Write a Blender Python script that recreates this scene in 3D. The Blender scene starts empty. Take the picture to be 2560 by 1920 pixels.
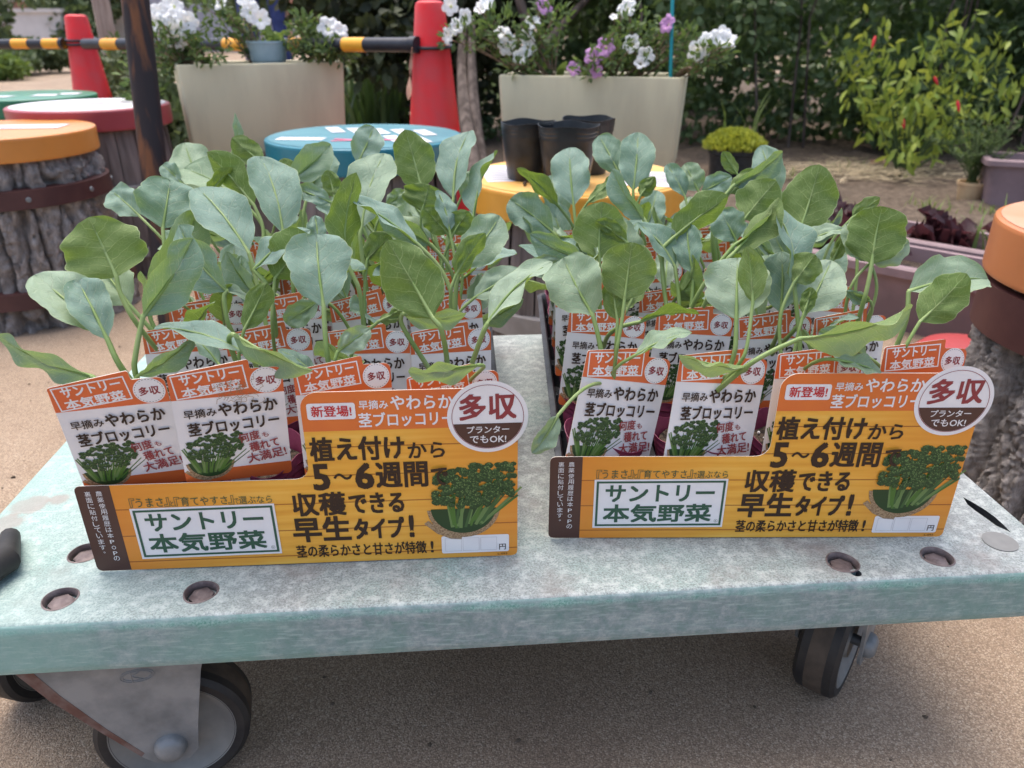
import bpy, math, random
import numpy as np
from mathutils import Vector, Matrix, noise
R = math.radians
sc = bpy.context.scene
COL = sc.collection
# ------------------------------------------------------------------ camera
PITCH, HC, FREL = R(25.0), 0.565, 0.751
cd = bpy.data.cameras.new('camera')
cam = bpy.data.objects.new('camera', cd)
COL.objects.link(cam)
cd.sensor_width = 36
cd.lens = 36 * FREL
cd.clip_start, cd.clip_end = 0.02, 600
cam.location = (0, 0, HC)
cam.rotation_euler = (R(90) - PITCH, 0, 0)
cd.dof.use_dof = True
cd.dof.focus_distance = 0.57
cd.dof.aperture_fstop = 10.5
sc.camera = cam
# ------------------------------------------------------------------ light
SUN_EL, SUN_AZ = 74, -35          # elevation; azimuth measured from +Y towards +X, where the sun stands
w = bpy.data.worlds.new('World')
sc.world = w
w.use_nodes = True
nt = w.node_tree
sky = nt.nodes.new('ShaderNodeTexSky')
sky.sky_type = 'NISHITA'
sky.sun_disc = False
sky.sun_elevation = R(SUN_EL)
sky.sun_rotation = R(SUN_AZ)
sky.dust_density = 5.0
sky.air_density = 1.0
bg = nt.nodes['Background']
nt.links.new(sky.outputs[0], bg.inputs[0])
bg.inputs[1].default_value = 0.15
sl = bpy.data.lights.new('sun', 'SUN')
sl.energy = 0.9
sl.angle = R(50)
sl.color = (1.0, 0.955, 0.90)
so = bpy.data.objects.new('sun', sl)
COL.objects.link(so)
sd = Vector((math.sin(R(SUN_AZ)) * math.cos(R(SUN_EL)), math.cos(R(SUN_AZ)) * math.cos(R(SUN_EL)), math.sin(R(SUN_EL))))
so.rotation_euler = sd.to_track_quat('Z', 'Y').to_euler()
so.location = sd * 20
sc.view_settings.view_transform = 'Standard'
sc.view_settings.look = 'None'
sc.view_settings.exposure = 1.17
sc.view_settings.gamma = 1.0
sc.cycles.max_bounces = 8
sc.cycles.transparent_max_bounces = 8
# ------------------------------------------------------------------ helpers
CS, SN = math.cos(PITCH), math.sin(PITCH)
FPX = FREL * 2560.0
def P(px, py, z):                  # a photo direction at a real distance along the view axis
    u, v = (px - 1280) / FPX, (py - 960) / FPX
    return Vector((u * z, z * (CS - v * SN), HC - z * (SN + v * CS)))
def G(px, py, zw=0.0):             # the same direction met with a level plane
    v = (py - 960) / FPX
    return P(px, py, (HC - zw) / (SN + v * CS))
K = 2560 / 2212.0
def FP(x, y, z): return P(x * K, y * K, z)
def FG(x, y, zw=0.0): return G(x * K, y * K, zw)
def rnd(a, b): return random.uniform(a, b)
ORG = {}
def tag(o, label=None, cat=None, group=None, kind=None):
    if label: o['label'] = label
    if cat: o['category'] = cat
    if group: o['group'] = group
    if kind: o['kind'] = kind
    return o
def thing(name, loc, label, cat, group=None, rot=(0, 0, 0)):
    o = bpy.data.objects.new(name, None)
    o.empty_display_size = 0.03
    COL.objects.link(o)
    o.location = loc
    o.rotation_euler = rot
    ORG[o.name] = Vector(loc)
    return tag(o, label, cat, group)
class MB:
    def __init__(s): s.v, s.f, s.m, s.uv = [], [], [], {}
    def add(s, verts, faces, mi=0, uvs=None):
        n = len(s.v)
        s.v += [tuple(p) for p in verts]
        for f in faces:
            s.f.append([i + n for i in f]); s.m.append(mi)
        if uvs:
            for i, t in enumerate(uvs): s.uv[n + i] = t
        return n
    def box(s, c, size, rot=None, mi=0):
        hx, hy, hz = size[0] / 2, size[1] / 2, size[2] / 2
        vs = [Vector((x, y, z)) for x in (-hx, hx) for y in (-hy, hy) for z in (-hz, hz)]
        if rot is not None: vs = [rot @ p for p in vs]
        c = Vector(c)
        s.add([p + c for p in vs], [(0, 1, 3, 2), (4, 6, 7, 5), (0, 4, 5, 1), (2, 3, 7, 6), (0, 2, 6, 4), (1, 5, 7, 3)], mi)
    def tube(s, pts, rad, n=8, mi=0, cap=True):
        pts = [Vector(p) for p in pts]
        if not hasattr(rad, '__len__'): rad = [rad] * len(pts)
        vs, fs = [], []
        up = None
        for i, p in enumerate(pts):
            d = (pts[min(i + 1, len(pts) - 1)] - pts[max(i - 1, 0)])
            if d.length < 1e-9: d = Vector((0, 0, 1))
            d.normalize()
            if up is None:
                up = d.orthogonal().normalized()
            up = (up - d * up.dot(d))
            if up.length < 1e-6: up = d.orthogonal()
            up.normalize()
            b = d.cross(up)
            for k in range(n):
                a = 2 * math.pi * k / n
                vs.append(p + (up * math.cos(a) + b * math.sin(a)) * rad[i])
        for i in range(len(pts) - 1):
            for k in range(n):
                fs.append((i * n + k, i * n + (k + 1) % n, (i + 1) * n + (k + 1) % n, (i + 1) * n + k))
        if cap:
            fs.append(tuple(range(n - 1, -1, -1)))
            fs.append(tuple((len(pts) - 1) * n + k for k in range(n)))
        s.add(vs, fs, mi)
    def lathe(s, prof, c=(0, 0, 0), M=None, n=40, mi=0, wob=None, caps=True):
        vs, fs = [], []
        c = Vector(c)
        for i, (r, z) in enumerate(prof):
            for k in range(n):
                a = 2 * math.pi * k / n
                rr, zz = r, z
                if wob: rr, zz = wob(r, z, a, i)
                p = Vector((rr * math.cos(a), rr * math.sin(a), zz))
                if M is not None: p = M @ p
                vs.append(p + c)
        for i in range(len(prof) - 1):
            for k in range(n):
                fs.append((i * n + k, i * n + (k + 1) % n, (i + 1) * n + (k + 1) % n, (i + 1) * n + k))
        s.add(vs, fs, mi)
        if not caps: return
        if prof[0][0] > 1e-6: s.f.append([len(s.v) - len(vs) + k for k in range(n - 1, -1, -1)]); s.m.append(mi)
        if prof[-1][0] > 1e-6: s.f.append([len(s.v) - n + k for k in range(n)]); s.m.append(mi)
    def prism(s, poly, y0, y1, mi=0, mside=None):        # polygon in x,z pulled along y
        n = len(poly)
        vs = [(x, y0, z) for x, z in poly] + [(x, y1, z) for x, z in poly]
        s.add(vs, [tuple(range(n)), tuple(range(2 * n - 1, n - 1, -1))], mi)
        b = len(s.v) - 2 * n
        for i in range(n):
            j = (i + 1) % n
            s.f.append([b + i, b + n + i, b + n + j, b + j]); s.m.append(mi if mside is None else mside)
    def build(s, name, mats, parent=None, smooth=True, local=False, ang=40, loc=None):
        me = bpy.data.meshes.new(name)
        off = Vector((0, 0, 0))
        if parent is not None and not local: off = ORG.get(parent.name, off)
        if loc is not None: off = Vector(loc)
        if off.length > 0: vs = [(a - off.x, b - off.y, c - off.z) for a, b, c in s.v]
        else: vs = s.v
        me.from_pydata(vs, [], s.f)
        if not isinstance(mats, (list, tuple)): mats = [mats]
        for m in mats: me.materials.append(m)
        if len(mats) > 1: me.polygons.foreach_set('material_index', s.m)
        if s.uv:
            ul = me.uv_layers.new(name='UVMap')
            li = np.zeros(len(me.loops), dtype=np.int32)
            me.loops.foreach_get('vertex_index', li)
            arr = np.array([s.uv.get(int(i), (0, 0)) for i in li], dtype=np.float32)
            ul.data.foreach_set('uv', arr.ravel())
        if smooth:
            me.shade_smooth()
            me.set_sharp_from_angle(angle=R(ang))
        me.update()
        o = bpy.data.objects.new(name, me)
        COL.objects.link(o)
        if parent is not None:
            o.parent = parent
            ORG[o.name] = ORG.get(parent.name, Vector((0, 0, 0)))
        elif loc is not None:
            o.location = loc
            ORG[o.name] = Vector(loc)
        return o
def np_mesh(name, V, F, mat, parent=None, loc=None, mats=None, mi=None, smooth=False):
    me = bpy.data.meshes.new(name)
    off = ORG.get(parent.name, Vector((0, 0, 0))) if parent is not None else (Vector(loc) if loc is not None else Vector((0, 0, 0)))
    V = V - np.array(off)
    nv, nf, k = len(V), len(F), F.shape[1]
    me.vertices.add(nv); me.vertices.foreach_set('co', V.astype(np.float32).ravel())
    me.loops.add(nf * k); me.loops.foreach_set('vertex_index', F.astype(np.int32).ravel())
    me.polygons.add(nf); me.polygons.foreach_set('loop_start', np.arange(0, nf * k, k, dtype=np.int32))
    for m in (mats or [mat]): me.materials.append(m)
    if mi is not None: me.polygons.foreach_set('material_index', mi.astype(np.int32))
    me.update(calc_edges=True); me.validate()
    if smooth: me.shade_smooth()
    o = bpy.data.objects.new(name, me)
    COL.objects.link(o)
    if parent is not None:
        o.parent = parent; ORG[o.name] = off
    elif loc is not None:
        o.location = loc; ORG[o.name] = Vector(loc)
    return o
def copy_tree(o, parent=None):
    c = o.copy(); COL.objects.link(c); c.parent = parent
    for ch in o.children: copy_tree(ch, c)
    return c
# ------------------------------------------------------------------ materials
def L3(r, g, b):                    # sRGB 0-255 to linear
    f = lambda c: (c / 255 / 12.92) if c / 255 <= 0.04045 else ((c / 255 + 0.055) / 1.055) ** 2.4
    return (f(r), f(g), f(b), 1.0)
class NT:
    def __init__(s, name):
        s.mat = bpy.data.materials.new(name); s.mat.use_nodes = True
        s.t = s.mat.node_tree
        s.bsdf = s.t.nodes['Principled BSDF']; s.out = s.t.nodes['Material Output']
    def n(s, typ, **kw):
        nd = s.t.nodes.new(typ)
        for k, v in kw.items():
            if k.startswith('i_'):
                key = k[2:]
                nd.inputs[int(key) if key.isdigit() else key].default_value = v
            else: setattr(nd, k, v)
        return nd
    def l(s, a, b): s.t.links.new(a, b)
    def coord(s, scale=(1, 1, 1), kind='Object'):
        tc = s.n('ShaderNodeTexCoord'); mp = s.n('ShaderNodeMapping'); mp.inputs['Scale'].default_value = scale
        s.l(tc.outputs[kind], mp.inputs[0]); return mp.outputs[0]
    def noise(s, co, scale, detail=5, rough=.55, dist=0):
        n = s.n('ShaderNodeTexNoise'); s.l(co, n.inputs['Vector'])
        n.inputs['Scale'].default_value = scale; n.inputs['Detail'].default_value = detail
        n.inputs['Roughness'].default_value = rough; n.inputs['Distortion'].default_value = dist
        return n.outputs['Fac']
    def ramp(s, fac, stops):
        r = s.n('ShaderNodeValToRGB'); s.l(fac, r.inputs[0])
        e = r.color_ramp.elements
        while len(e) < len(stops): e.new(.5)
        for x, (p, c) in zip(e, stops):
            x.position = p; x.color = c if len(c) == 4 else (*c, 1)
        return r.outputs[0]
    def mix(s, fac, a, b, mode='MIX'):
        m = s.n('ShaderNodeMix', data_type='RGBA', blend_type=mode)
        if hasattr(fac, 'links') or hasattr(fac, 'node'): s.l(fac, m.inputs['Factor'])
        else: m.inputs['Factor'].default_value = fac
        for x, i in ((a, 6), (b, 7)):
            if hasattr(x, 'node'): s.l(x, m.inputs[i])
            else: m.inputs[i].default_value = x
        return m.outputs[2]
    def math(s, op, a, b=0.0, c=None, clamp=False):
        m = s.n('ShaderNodeMath', operation=op, use_clamp=clamp)
        for x, i in ((a, 0), (b, 1), (c, 2)):
            if x is None: continue
            if hasattr(x, 'node'): s.l(x, m.inputs[i])
            else: m.inputs[i].default_value = x
        return m.outputs[0]
    def bump(s, h, strength=.3, dist=.002):
        b = s.n('ShaderNodeBump'); b.inputs['Strength'].default_value = strength; b.inputs['Distance'].default_value = dist
        s.l(h, b.inputs['Height']); s.l(b.outputs[0], s.bsdf.inputs['Normal']); return b
    def set(s, col=None, rough=None, metal=None, spec=None):
        for k, v in (('Base Color', col), ('Roughness', rough), ('Metallic', metal), ('Specular IOR Level', spec)):
            if v is None: continue
            if hasattr(v, 'node'): s.l(v, s.bsdf.inputs[k])
            else: s.bsdf.inputs[k].default_value = v
        return s.mat
def pm(name, c1, c2=None, scale=20, rough=.6, bump=0, bscale=None, metal=0, spec=.4, stretch=(1, 1, 1), lo=.38, hi=.62, vary=0, bdist=.002):
    t = NT(name); co = t.coord(stretch)
    if c2 is None: c2 = tuple(min(1, x * 1.18) for x in c1[:3]) + (1,)
    col = t.ramp(t.noise(co, scale), [(lo, c1), (hi, c2)])
    if vary:
        oi = t.n('ShaderNodeObjectInfo')
        hs = t.n('ShaderNodeHueSaturation')
        t.l(col, hs.inputs['Color'])
        t.l(t.math('MULTIPLY_ADD', oi.outputs['Random'], vary, 1 - vary / 2), hs.inputs['Value'])
        col = hs.outputs[0]
    if bump: t.bump(t.noise(co, bscale or scale * 3, 6), bump, bdist)
    return t.set(col, rough, metal, spec)
def leafmat(name, c1, c2, trans=(.3, .45, .05), rough=.5, scale=8, tw=.35):
    t = NT(name)
    geo = t.n('ShaderNodeNewGeometry')
    col = t.ramp(t.n('ShaderNodeMapRange').outputs[0], [(0, c1), (1, c2)])
    t.t.nodes.remove(t.t.nodes['Map Range'])
    rp = [n for n in t.t.nodes if n.type == 'VALTORGB'][0]
    t.l(geo.outputs['Random Per Island'], rp.inputs[0])
    t.set(col, rough, 0, .35)
    tr = t.n('ShaderNodeBsdfTranslucent'); mx = t.mix(.5, col, (*trans, 1))
    t.l(mx, tr.inputs[0])
    ms = t.n('ShaderNodeMixShader'); ms.inputs[0].default_value = tw
    t.l(t.bsdf.outputs[0], ms.inputs[1]); t.l(tr.outputs[0], ms.inputs[2]); t.l(ms.outputs[0], t.out.inputs[0])
    return t.mat
M = {}
def flat(name, c, rough=.45, spec=.35): return pm(name, c, tuple(x * .96 for x in c[:3]) + (1,), 60, rough, spec=spec)
M['ink_white'] = flat('ink_white', (.80, .79, .79, 1), .4)
M['ink_brown'] = flat('ink_brown', (.033, .018, .012, 1), .4)
M['strip_brown'] = flat('strip_brown', (.085, .040, .030, 1), .4)
M['ink_red'] = flat('ink_red', (.27, .045, .05, 1), .4)
M['ink_bright_red'] = flat('ink_bright_red', (.55, .03, .03, 1), .4)
M['ink_green'] = flat('ink_green', (.035, .10, .06, 1), .4)
M['ink_grey'] = flat('ink_grey', (.45, .42, .42, 1), .4)
M['card_orange'] = pm('card_orange', (.66, .15, .035, 1), (.64, .125, .04, 1), 14, .36, spec=.45, vary=.12)
M['card_white'] = pm('card_white', (.76, .745, .745, 1), (.71, .70, .70, 1), 25, .38, spec=.45, vary=.08)
M['paper_edge'] = flat('paper_edge', (.72, .66, .58, 1))
M['board_header'] = pm('board_header', (.70, .175, .03, 1), (.62, .13, .03, 1), 12, .33, spec=.5)
M['pic_dark'] = flat('pic_dark', (.024, .060, .020, 1), .4)
M['pic_mid'] = flat('pic_mid', (.055, .120, .038, 1), .4)
M['pic_light'] = flat('pic_light', (.14, .23, .075, 1), .4)
M['pic_stem'] = flat('pic_stem', (.075, .17, .030, 1), .4)
M['pic_basket'] = pm('pic_basket', (.20, .12, .06, 1), (.42, .30, .17, 1), 900, .45)
def board_wood():
    t = NT('printed_planks'); tc = t.n('ShaderNodeTexCoord'); sx = t.n('ShaderNodeSeparateXYZ'); t.l(tc.outputs['Object'], sx.inputs[0])
    x, z = sx.outputs[0], sx.outputs[2]
    co = t.coord((10, 1, 170))
    g1 = t.noise(co, 1.2, 4)
    # planks 22.6 mm high, each a slightly different orange
    k = t.math('FLOOR', t.math('DIVIDE', t.math('SUBTRACT', z, .0072), .02265))
    wn = t.n('ShaderNodeTexWhiteNoise', noise_dimensions='1D'); t.l(k, wn.inputs['W'])
    base = t.ramp(g1, [(.25, (.70, .31, .032, 1)), (.5, (.80, .41, .05, 1)), (.8, (.86, .52, .10, 1))])
    # sides of the printed picture are a deeper orange
    ex = t.math('ABSOLUTE', t.math('SUBTRACT', x, .175))
    edge = t.ramp(t.math('MULTIPLY', ex, 6.2), [(.25, (0, 0, 0, 1)), (1, (1, 1, 1, 1))])
    base = t.mix(edge, base, (.68, .22, .025, 1))
    base = t.mix(t.math('MULTIPLY', wn.outputs[0], .22), base, (.80, .36, .03, 1))
    fr = t.math('FRACT', t.math('DIVIDE', t.math('SUBTRACT', z, .0072), .02265))
    ln = t.math('LESS_THAN', t.math('MINIMUM', fr, t.math('SUBTRACT', 1, fr)), .022)
    col = t.mix(t.math('MULTIPLY', ln, .75), base, (.26, .07, .008, 1))
    return t.set(col, .33, 0, .5)
M['board_wood'] = board_wood()
def deck_mat():
    t = NT('worn_teal_plastic'); tc = t.n('ShaderNodeTexCoord'); sx = t.n('ShaderNodeSeparateXYZ'); t.l(tc.outputs['Object'], sx.inputs[0])
    co = t.coord((1, 1, 1))
    ax = t.math('SUBTRACT', .4125, t.math('ABSOLUTE', sx.outputs[0])); ay = t.math('SUBTRACT', .252, t.math('ABSOLUTE', sx.outputs[1]))
    d = t.math('MINIMUM', ax, ay)
    big = t.noise(co, 7, 4); fine = t.noise(co, 620, 5, .75); mid = t.noise(co, 90, 9, .78)
    streak = t.noise(t.coord((60, 60, 420)), 1, 4, .6)
    top = t.ramp(big, [(.30, L3(138, 166, 158)), (.45, L3(156, 168, 164)), (.58, L3(148, 154, 152)), (.72, L3(134, 136, 135))])
    top = t.mix(t.ramp(fine, [(.44, (0, 0, 0, 1)), (.62, (.9, .9, .9, 1))]), top, L3(100, 104, 106))
    top = t.mix(t.ramp(mid, [(.48, (0, 0, 0, 1)), (.66, (.8, .8, .8, 1))]), top, L3(196, 202, 199))
    top = t.mix(t.ramp(t.noise(co, 16, 6, .7), [(.52, (0, 0, 0, 1)), (.68, (.55, .55, .55, 1))]), top, L3(122, 112, 108))
    # wear marks: streaky teal and pale scuffs on the sides
    side = t.ramp(mid, [(.33, L3(100, 132, 126)), (.5, L3(128, 146, 147)), (.66, L3(160, 170, 170))])
    side = t.mix(t.ramp(big, [(.45, (0, 0, 0, 1)), (.62, (.8, .8, .8, 1))]), side, L3(112, 152, 142))
    side = t.mix(t.ramp(streak, [(.52, (0, 0, 0, 1)), (.7, (.5, .5, .5, 1))]), side, L3(178, 196, 192))
    side = t.mix(t.ramp(fine, [(.55, (0, 0, 0, 1)), (.72, (.5, .5, .5, 1))]), side, L3(70, 105, 98))
    geo = t.n('ShaderNodeNewGeometry'); ns = t.n('ShaderNodeSeparateXYZ'); t.l(geo.outputs['True Normal'], ns.inputs[0])
    up = t.ramp(ns.outputs[2], [(.55, (0, 0, 0, 1)), (.8, (1, 1, 1, 1))])
    col = t.mix(up, side, top)
    # rim: unfaded green plastic along the top edge, broken up by noise
    zt = t.math('MULTIPLY', t.math('ABSOLUTE', t.math('ADD', sx.outputs[2], .0055)), 1.0)
    rimd = t.math('ADD', t.math('MULTIPLY', d, .8), zt)
    rimn = t.math('MULTIPLY_ADD', t.noise(co, 24, 8, .8), .030, t.math('MULTIPLY_ADD', rimd, -1.25, -.0105))
    rim = t.ramp(rimn, [(.0, (0, 0, 0, 1)), (.009, (.8, .8, .8, 1))])
    col = t.mix(rim, col, t.mix(t.ramp(fine, [(.42, (0, 0, 0, 1)), (.62, (1, 1, 1, 1))]), L3(40, 134, 112), L3(170, 205, 195)))
    # two old red-brown paint stains near the left end
    for sx0, sy0, sr in ((-.392, -.105, .016), (-.398, -.130, .014), (-.372, -.098, .010)):
        vd = t.n('ShaderNodeVectorMath', operation='DISTANCE'); t.l(tc.outputs['Object'], vd.inputs[0]); vd.inputs[1].default_value = (sx0, sy0, 0)
        msk = t.ramp(t.math('MULTIPLY_ADD', mid, sr * 1.4, t.math('SUBTRACT', sr * .3, vd.outputs['Value'])), [(0, (0, 0, 0, 1)), (.004, (.75, .75, .75, 1))])
        col = t.mix(msk, col, L3(142, 86, 80))
    # light teal tint spreading from the left end
    lt = t.ramp(t.math('MULTIPLY_ADD', sx.outputs[0], -1.7, t.math('MULTIPLY', big, .5)), [(.55, (0, 0, 0, 1)), (1.0, (.5, .5, .5, 1))])
    col = t.mix(lt, col, L3(150, 192, 182))
    sc1 = t.noise(t.coord((9, 220, 30)), 1, 3, .5); sc2 = t.noise(t.coord((260, 260, 7)), 1, 3, .5)
    col = t.mix(t.ramp(sc1, [(.68, (0, 0, 0, 1)), (.72, (.3, .3, .3, 1))]), col, L3(200, 208, 204))
    t.bump(t.math('ADD', fine, t.math('MULTIPLY', mid, 1.5)), .35, .0009)
    return t.set(col, .55, 0, .4)
M['deck'] = deck_mat()
def ground_mat():
    t = NT('fine_gravel_paving'); co = t.coord()
    vo = t.n('ShaderNodeTexVoronoi'); vo.inputs['Scale'].default_value = 760; t.l(co, vo.inputs['Vector'])
    sep = t.n('ShaderNodeSeparateColor'); t.l(vo.outputs['Color'], sep.inputs[0])
    col = t.ramp(sep.outputs[0], [(0, L3(118, 99, 80)), (.3, L3(142, 121, 98)), (.6, L3(160, 138, 114)), (.85, L3(176, 156, 132)), (1, L3(196, 180, 158))])
    gap = t.ramp(vo.outputs['Distance'], [(.45, (0, 0, 0, 1)), (.85, (1, 1, 1, 1))])
    col = t.mix(t.math('MULTIPLY', gap, .7), col, L3(78, 60, 46))
    st = t.noise(co, 9, 6, .65); col = t.mix(t.ramp(st, [(.55, (0, 0, 0, 1)), (.75, (.45, .45, .45, 1))]), col, L3(112, 92, 74))
    big = t.noise(co, 3.2, 5)
    col = t.mix(t.ramp(big, [(.35, (0, 0, 0, 1)), (.7, (.55, .55, .55, 1))]), col, L3(150, 116, 92), 'MULTIPLY')
    far = t.noise(co, .5, 3)
    col = t.mix(t.math('MULTIPLY', far, .35), col, L3(206, 187, 166))
    t.bump(t.math('SUBTRACT', 1, vo.outputs['Distance']), .6, .0012)
    return t.set(col, .8, 0, .3)
M['ground'] = ground_mat()
def soil_mat():
    t = NT('garden_soil'); co = t.coord()
    n1 = t.noise(co, 45, 8, .7); n2 = t.noise(co, 6, 4)
    col = t.ramp(n1, [(.3, L3(62, 52, 44)), (.5, L3(96, 84, 72)), (.68, L3(122, 108, 94)), (.8, L3(160, 146, 130))])
    col = t.mix(t.ramp(n2, [(.4, (0, 0, 0, 1)), (.7, (.5, .5, .5, 1))]), col, L3(88, 78, 66))
    t.bump(n1, .8, .01); return t.set(col, .9, 0, .2)
M['soil'] = soil_mat()
M['potting_soil'] = pm('potting_soil', (.018, .012, .009, 1), (.10, .07, .05, 1), 160, .9, .9, 400, bdist=.003)
M['tray'] = pm('black_tray_plastic', L3(44, 46, 50), L3(74, 76, 80), 40, .42, .15, 300)
M['pot'] = pm('plum_pot_film', L3(122, 50, 78), L3(152, 74, 102), 50, .38, vary=.2)
M['black_pot'] = pm('black_pot_film', L3(36, 38, 40), L3(52, 54, 56), 30, .38)
M['steel'] = pm('galvanised_steel', L3(112, 116, 118), L3(142, 145, 146), 30, .5, .08, 200, metal=.25)
M['steel_rust'] = pm('rust_stained_edge', L3(96, 66, 58), L3(120, 104, 98), 60, .6)
M['tyre'] = pm('black_rubber', L3(34, 34, 36), L3(52, 50, 48), 30, .6, .1, 200)
M['tread'] = pm('dusty_tread', L3(88, 78, 68), L3(70, 62, 55), 60, .8)
M['rim'] = pm('grey_wheel_core', L3(112, 112, 110), L3(132, 132, 128), 25, .45)
M['bolt'] = pm('dull_bolt', L3(96, 84, 84), L3(124, 112, 110), 120, .55, .3, 400, metal=.3)
M['red_cone'] = pm('red_cone_plastic', L3(226, 40, 46), L3(208, 62, 64), 14, .48, spec=.4)
M['red_tub'] = pm('red_tub_plastic', L3(160, 58, 58), L3(150, 62, 62), 8, .5)
M['black_plastic'] = pm('black_bar_plastic', L3(34, 36, 44), L3(48, 50, 58), 20, .4)
M['yellow_bar'] = pm('yellow_bar_film', L3(236, 170, 48), L3(226, 156, 50), 10, .45)
M['planter'] = pm('cream_planter_resin', L3(202, 196, 166), L3(176, 168, 142), 6, .55, spec=.3, stretch=(2, 2, .5), lo=.45, hi=.85, bump=.05, bscale=60)
M['mauve'] = pm('mauve_planter', L3(146, 124, 126), L3(122, 104, 106), 8, .6, .1, 80)
M['blue_pot'] = pm('pale_blue_pot', L3(160, 186, 196), L3(140, 166, 178), 12, .5)
M['terracotta'] = pm('pale_terracotta', L3(206, 178, 138), L3(190, 158, 120), 18, .7, .1, 90)
M['petal_white'] = leafmat('petal_white', (.90, .90, .88, 1), (.93, .93, .91, 1), (.9, .9, .86), .6, tw=.22)
M['petal_pink'] = leafmat('petal_pink', (.55, .22, .55, 1), (.70, .42, .70, 1), (.7, .4, .7), .6, tw=.3)
M['petal_tube'] = leafmat('petal_tube', (.55, .60, .30, 1), (.6, .64, .35, 1), (.5, .6, .2), .6, tw=.3)
M['petunia_leaf'] = leafmat('petunia_leaf', (.045, .085, .03, 1), (.14, .20, .07, 1), (.2, .3, .05), .6)
M['dry_stem'] = pm('dry_stem', (.16, .11, .07, 1), (.28, .20, .14, 1), 60, .8)
M['hedge_leaf'] = leafmat('hedge_leaf', (.036, .070, .026, 1), (.125, .185, .08, 1), (.2, .32, .07), .55, tw=.25)
M['far_leaf'] = leafmat('far_leaf', (.05, .075, .035, 1), (.13, .17, .075, 1), (.2, .28, .08), .6, tw=.25)
M['dark_leaf'] = leafmat('dark_leaf', (.012, .018, .009, 1), (.045, .06, .022, 1), (.10, .12, .03), .6, tw=.2)
M['chili_leaf'] = leafmat('chili_leaf', (.14, .23, .035, 1), (.37, .44, .08, 1), (.5, .55, .08), .45)
M['sedum'] = leafmat('sedum_leaf', (.26, .31, .04, 1), (.46, .49, .07, 1), (.5, .5, .05), .6)
M['herb'] = leafmat('herb_leaf', (.05, .09, .03, 1), (.13, .18, .07, 1), (.2, .3, .08), .6)
M['lettuce'] = leafmat('lettuce_leaf', (.035, .015, .02, 1), (.085, .038, .045, 1), (.2, .06, .07), .5)
M['blade'] = leafmat('blade_leaf', (.03, .06, .022, 1), (.09, .14, .05, 1), (.15, .25, .05), .5)
M['grass'] = leafmat('grass_leaf', (.08, .14, .03, 1), (.20, .28, .08, 1), (.3, .4, .06), .6)
M['straw'] = pm('dry_straw', (.42, .34, .20, 1), (.60, .50, .34, 1), 80, .8)
M['pepper'] = pm('red_pepper', (.55, .015, .02, 1), (.42, .02, .02, 1), 20, .25)
M['stake'] = pm('teal_stake', L3(20, 128, 136), L3(28, 140, 148), 20, .4)
M['trunk'] = pm('tree_bark', L3(70, 60, 54), L3(110, 98, 90), 30, .85, .6, 60, stretch=(1, 1, .25), bdist=.01)
M['wood_post'] = pm('pale_post_wood', L3(176, 158, 146), L3(150, 132, 122), 30, .75, .2, 60, stretch=(3, 3, .3))
M['iron'] = pm('rusty_iron', L3(44, 37, 39), L3(112, 72, 46), 34, .62, .4, 120, metal=.3, stretch=(1, 1, .07), lo=.53, hi=.68)
def bark_mat():
    t = NT('furrowed_bark'); co = t.coord((1, 1, .55)); co2 = t.coord((1, 1, .7))
    n1 = t.noise(co, 85, 9, .75, .6); n2 = t.noise(co2, 16, 5)
    col = t.ramp(n1, [(.28, L3(84, 78, 75)), (.44, L3(148, 140, 135)), (.58, L3(190, 181, 175)), (.75, L3(220, 212, 206))])
    col = t.mix(t.ramp(n2, [(.4, (0, 0, 0, 1)), (.65, (.7, .7, .7, 1))]), col, L3(146, 138, 133))
    t.bump(n1, 1.0, .009); return t.set(col, .88, 0, .2)
M['bark'] = bark_mat()
M['stave'] = pm('weathered_staves', L3(96, 86, 82), L3(132, 120, 114), 26, .8, .4, 60, stretch=(2, 2, .18), bdist=.004)
M['band_brown'] = pm('brown_band', L3(70, 40, 38), L3(82, 50, 46), 16, .5, .1, 60)
M['band_grey'] = pm('grey_band', L3(138, 132, 128), L3(156, 150, 146), 20, .55)
def resin(name, c, c2=None):
    t = NT(name); co = t.coord()
    col = t.ramp(t.noise(co, 9, 4), [(.35, c), (.68, c2 or tuple(x * .86 for x in c[:3]) + (1,))])
    t.bsdf.inputs['Subsurface Weight'].default_value = .25
    t.bsdf.inputs['Subsurface Radius'].default_value = (.02, .012, .006)
    t.bsdf.inputs['Subsurface Scale'].default_value = .4
    return t.set(col, .32, 0, .5)
M['seat_yellow'] = resin('seat_yellow', L3(224, 160, 58)); M['seat_teal'] = resin('seat_teal', L3(30, 118, 134)); M['seat_red'] = resin('seat_red', L3(166, 66, 72))
M['seat_green'] = resin('seat_green', L3(52, 126, 92)); M['seat_orange'] = resin('seat_orange', L3(214, 140, 66)); M['seat_apricot'] = resin('seat_apricot', L3(192, 122, 76))
M['seat_top'] = pm('dusty_seat_top', L3(200, 152, 122), L3(190, 138, 104), 9, .5)
M['yellow_top'] = pm('dusty_yellow_top', L3(222, 178, 112), L3(232, 172, 86), 12, .45)
M['teal_top'] = pm('teal_top', L3(86, 138, 146), L3(70, 124, 134), 14, .4)
M['print_white'] = pm('faded_print', L3(226, 224, 226), L3(204, 204, 210), 24, .4)
M['print_pink'] = flat('print_pink', L3(226, 110, 140)); M['print_dark'] = flat('print_dark', L3(120, 112, 118))
M['wall_white'] = pm('painted_wall', L3(214, 208, 204), L3(200, 194, 190), 3, .8); M['wall_grey'] = pm('grey_wall', L3(172, 170, 178), L3(160, 158, 168), 3, .8)
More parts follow.
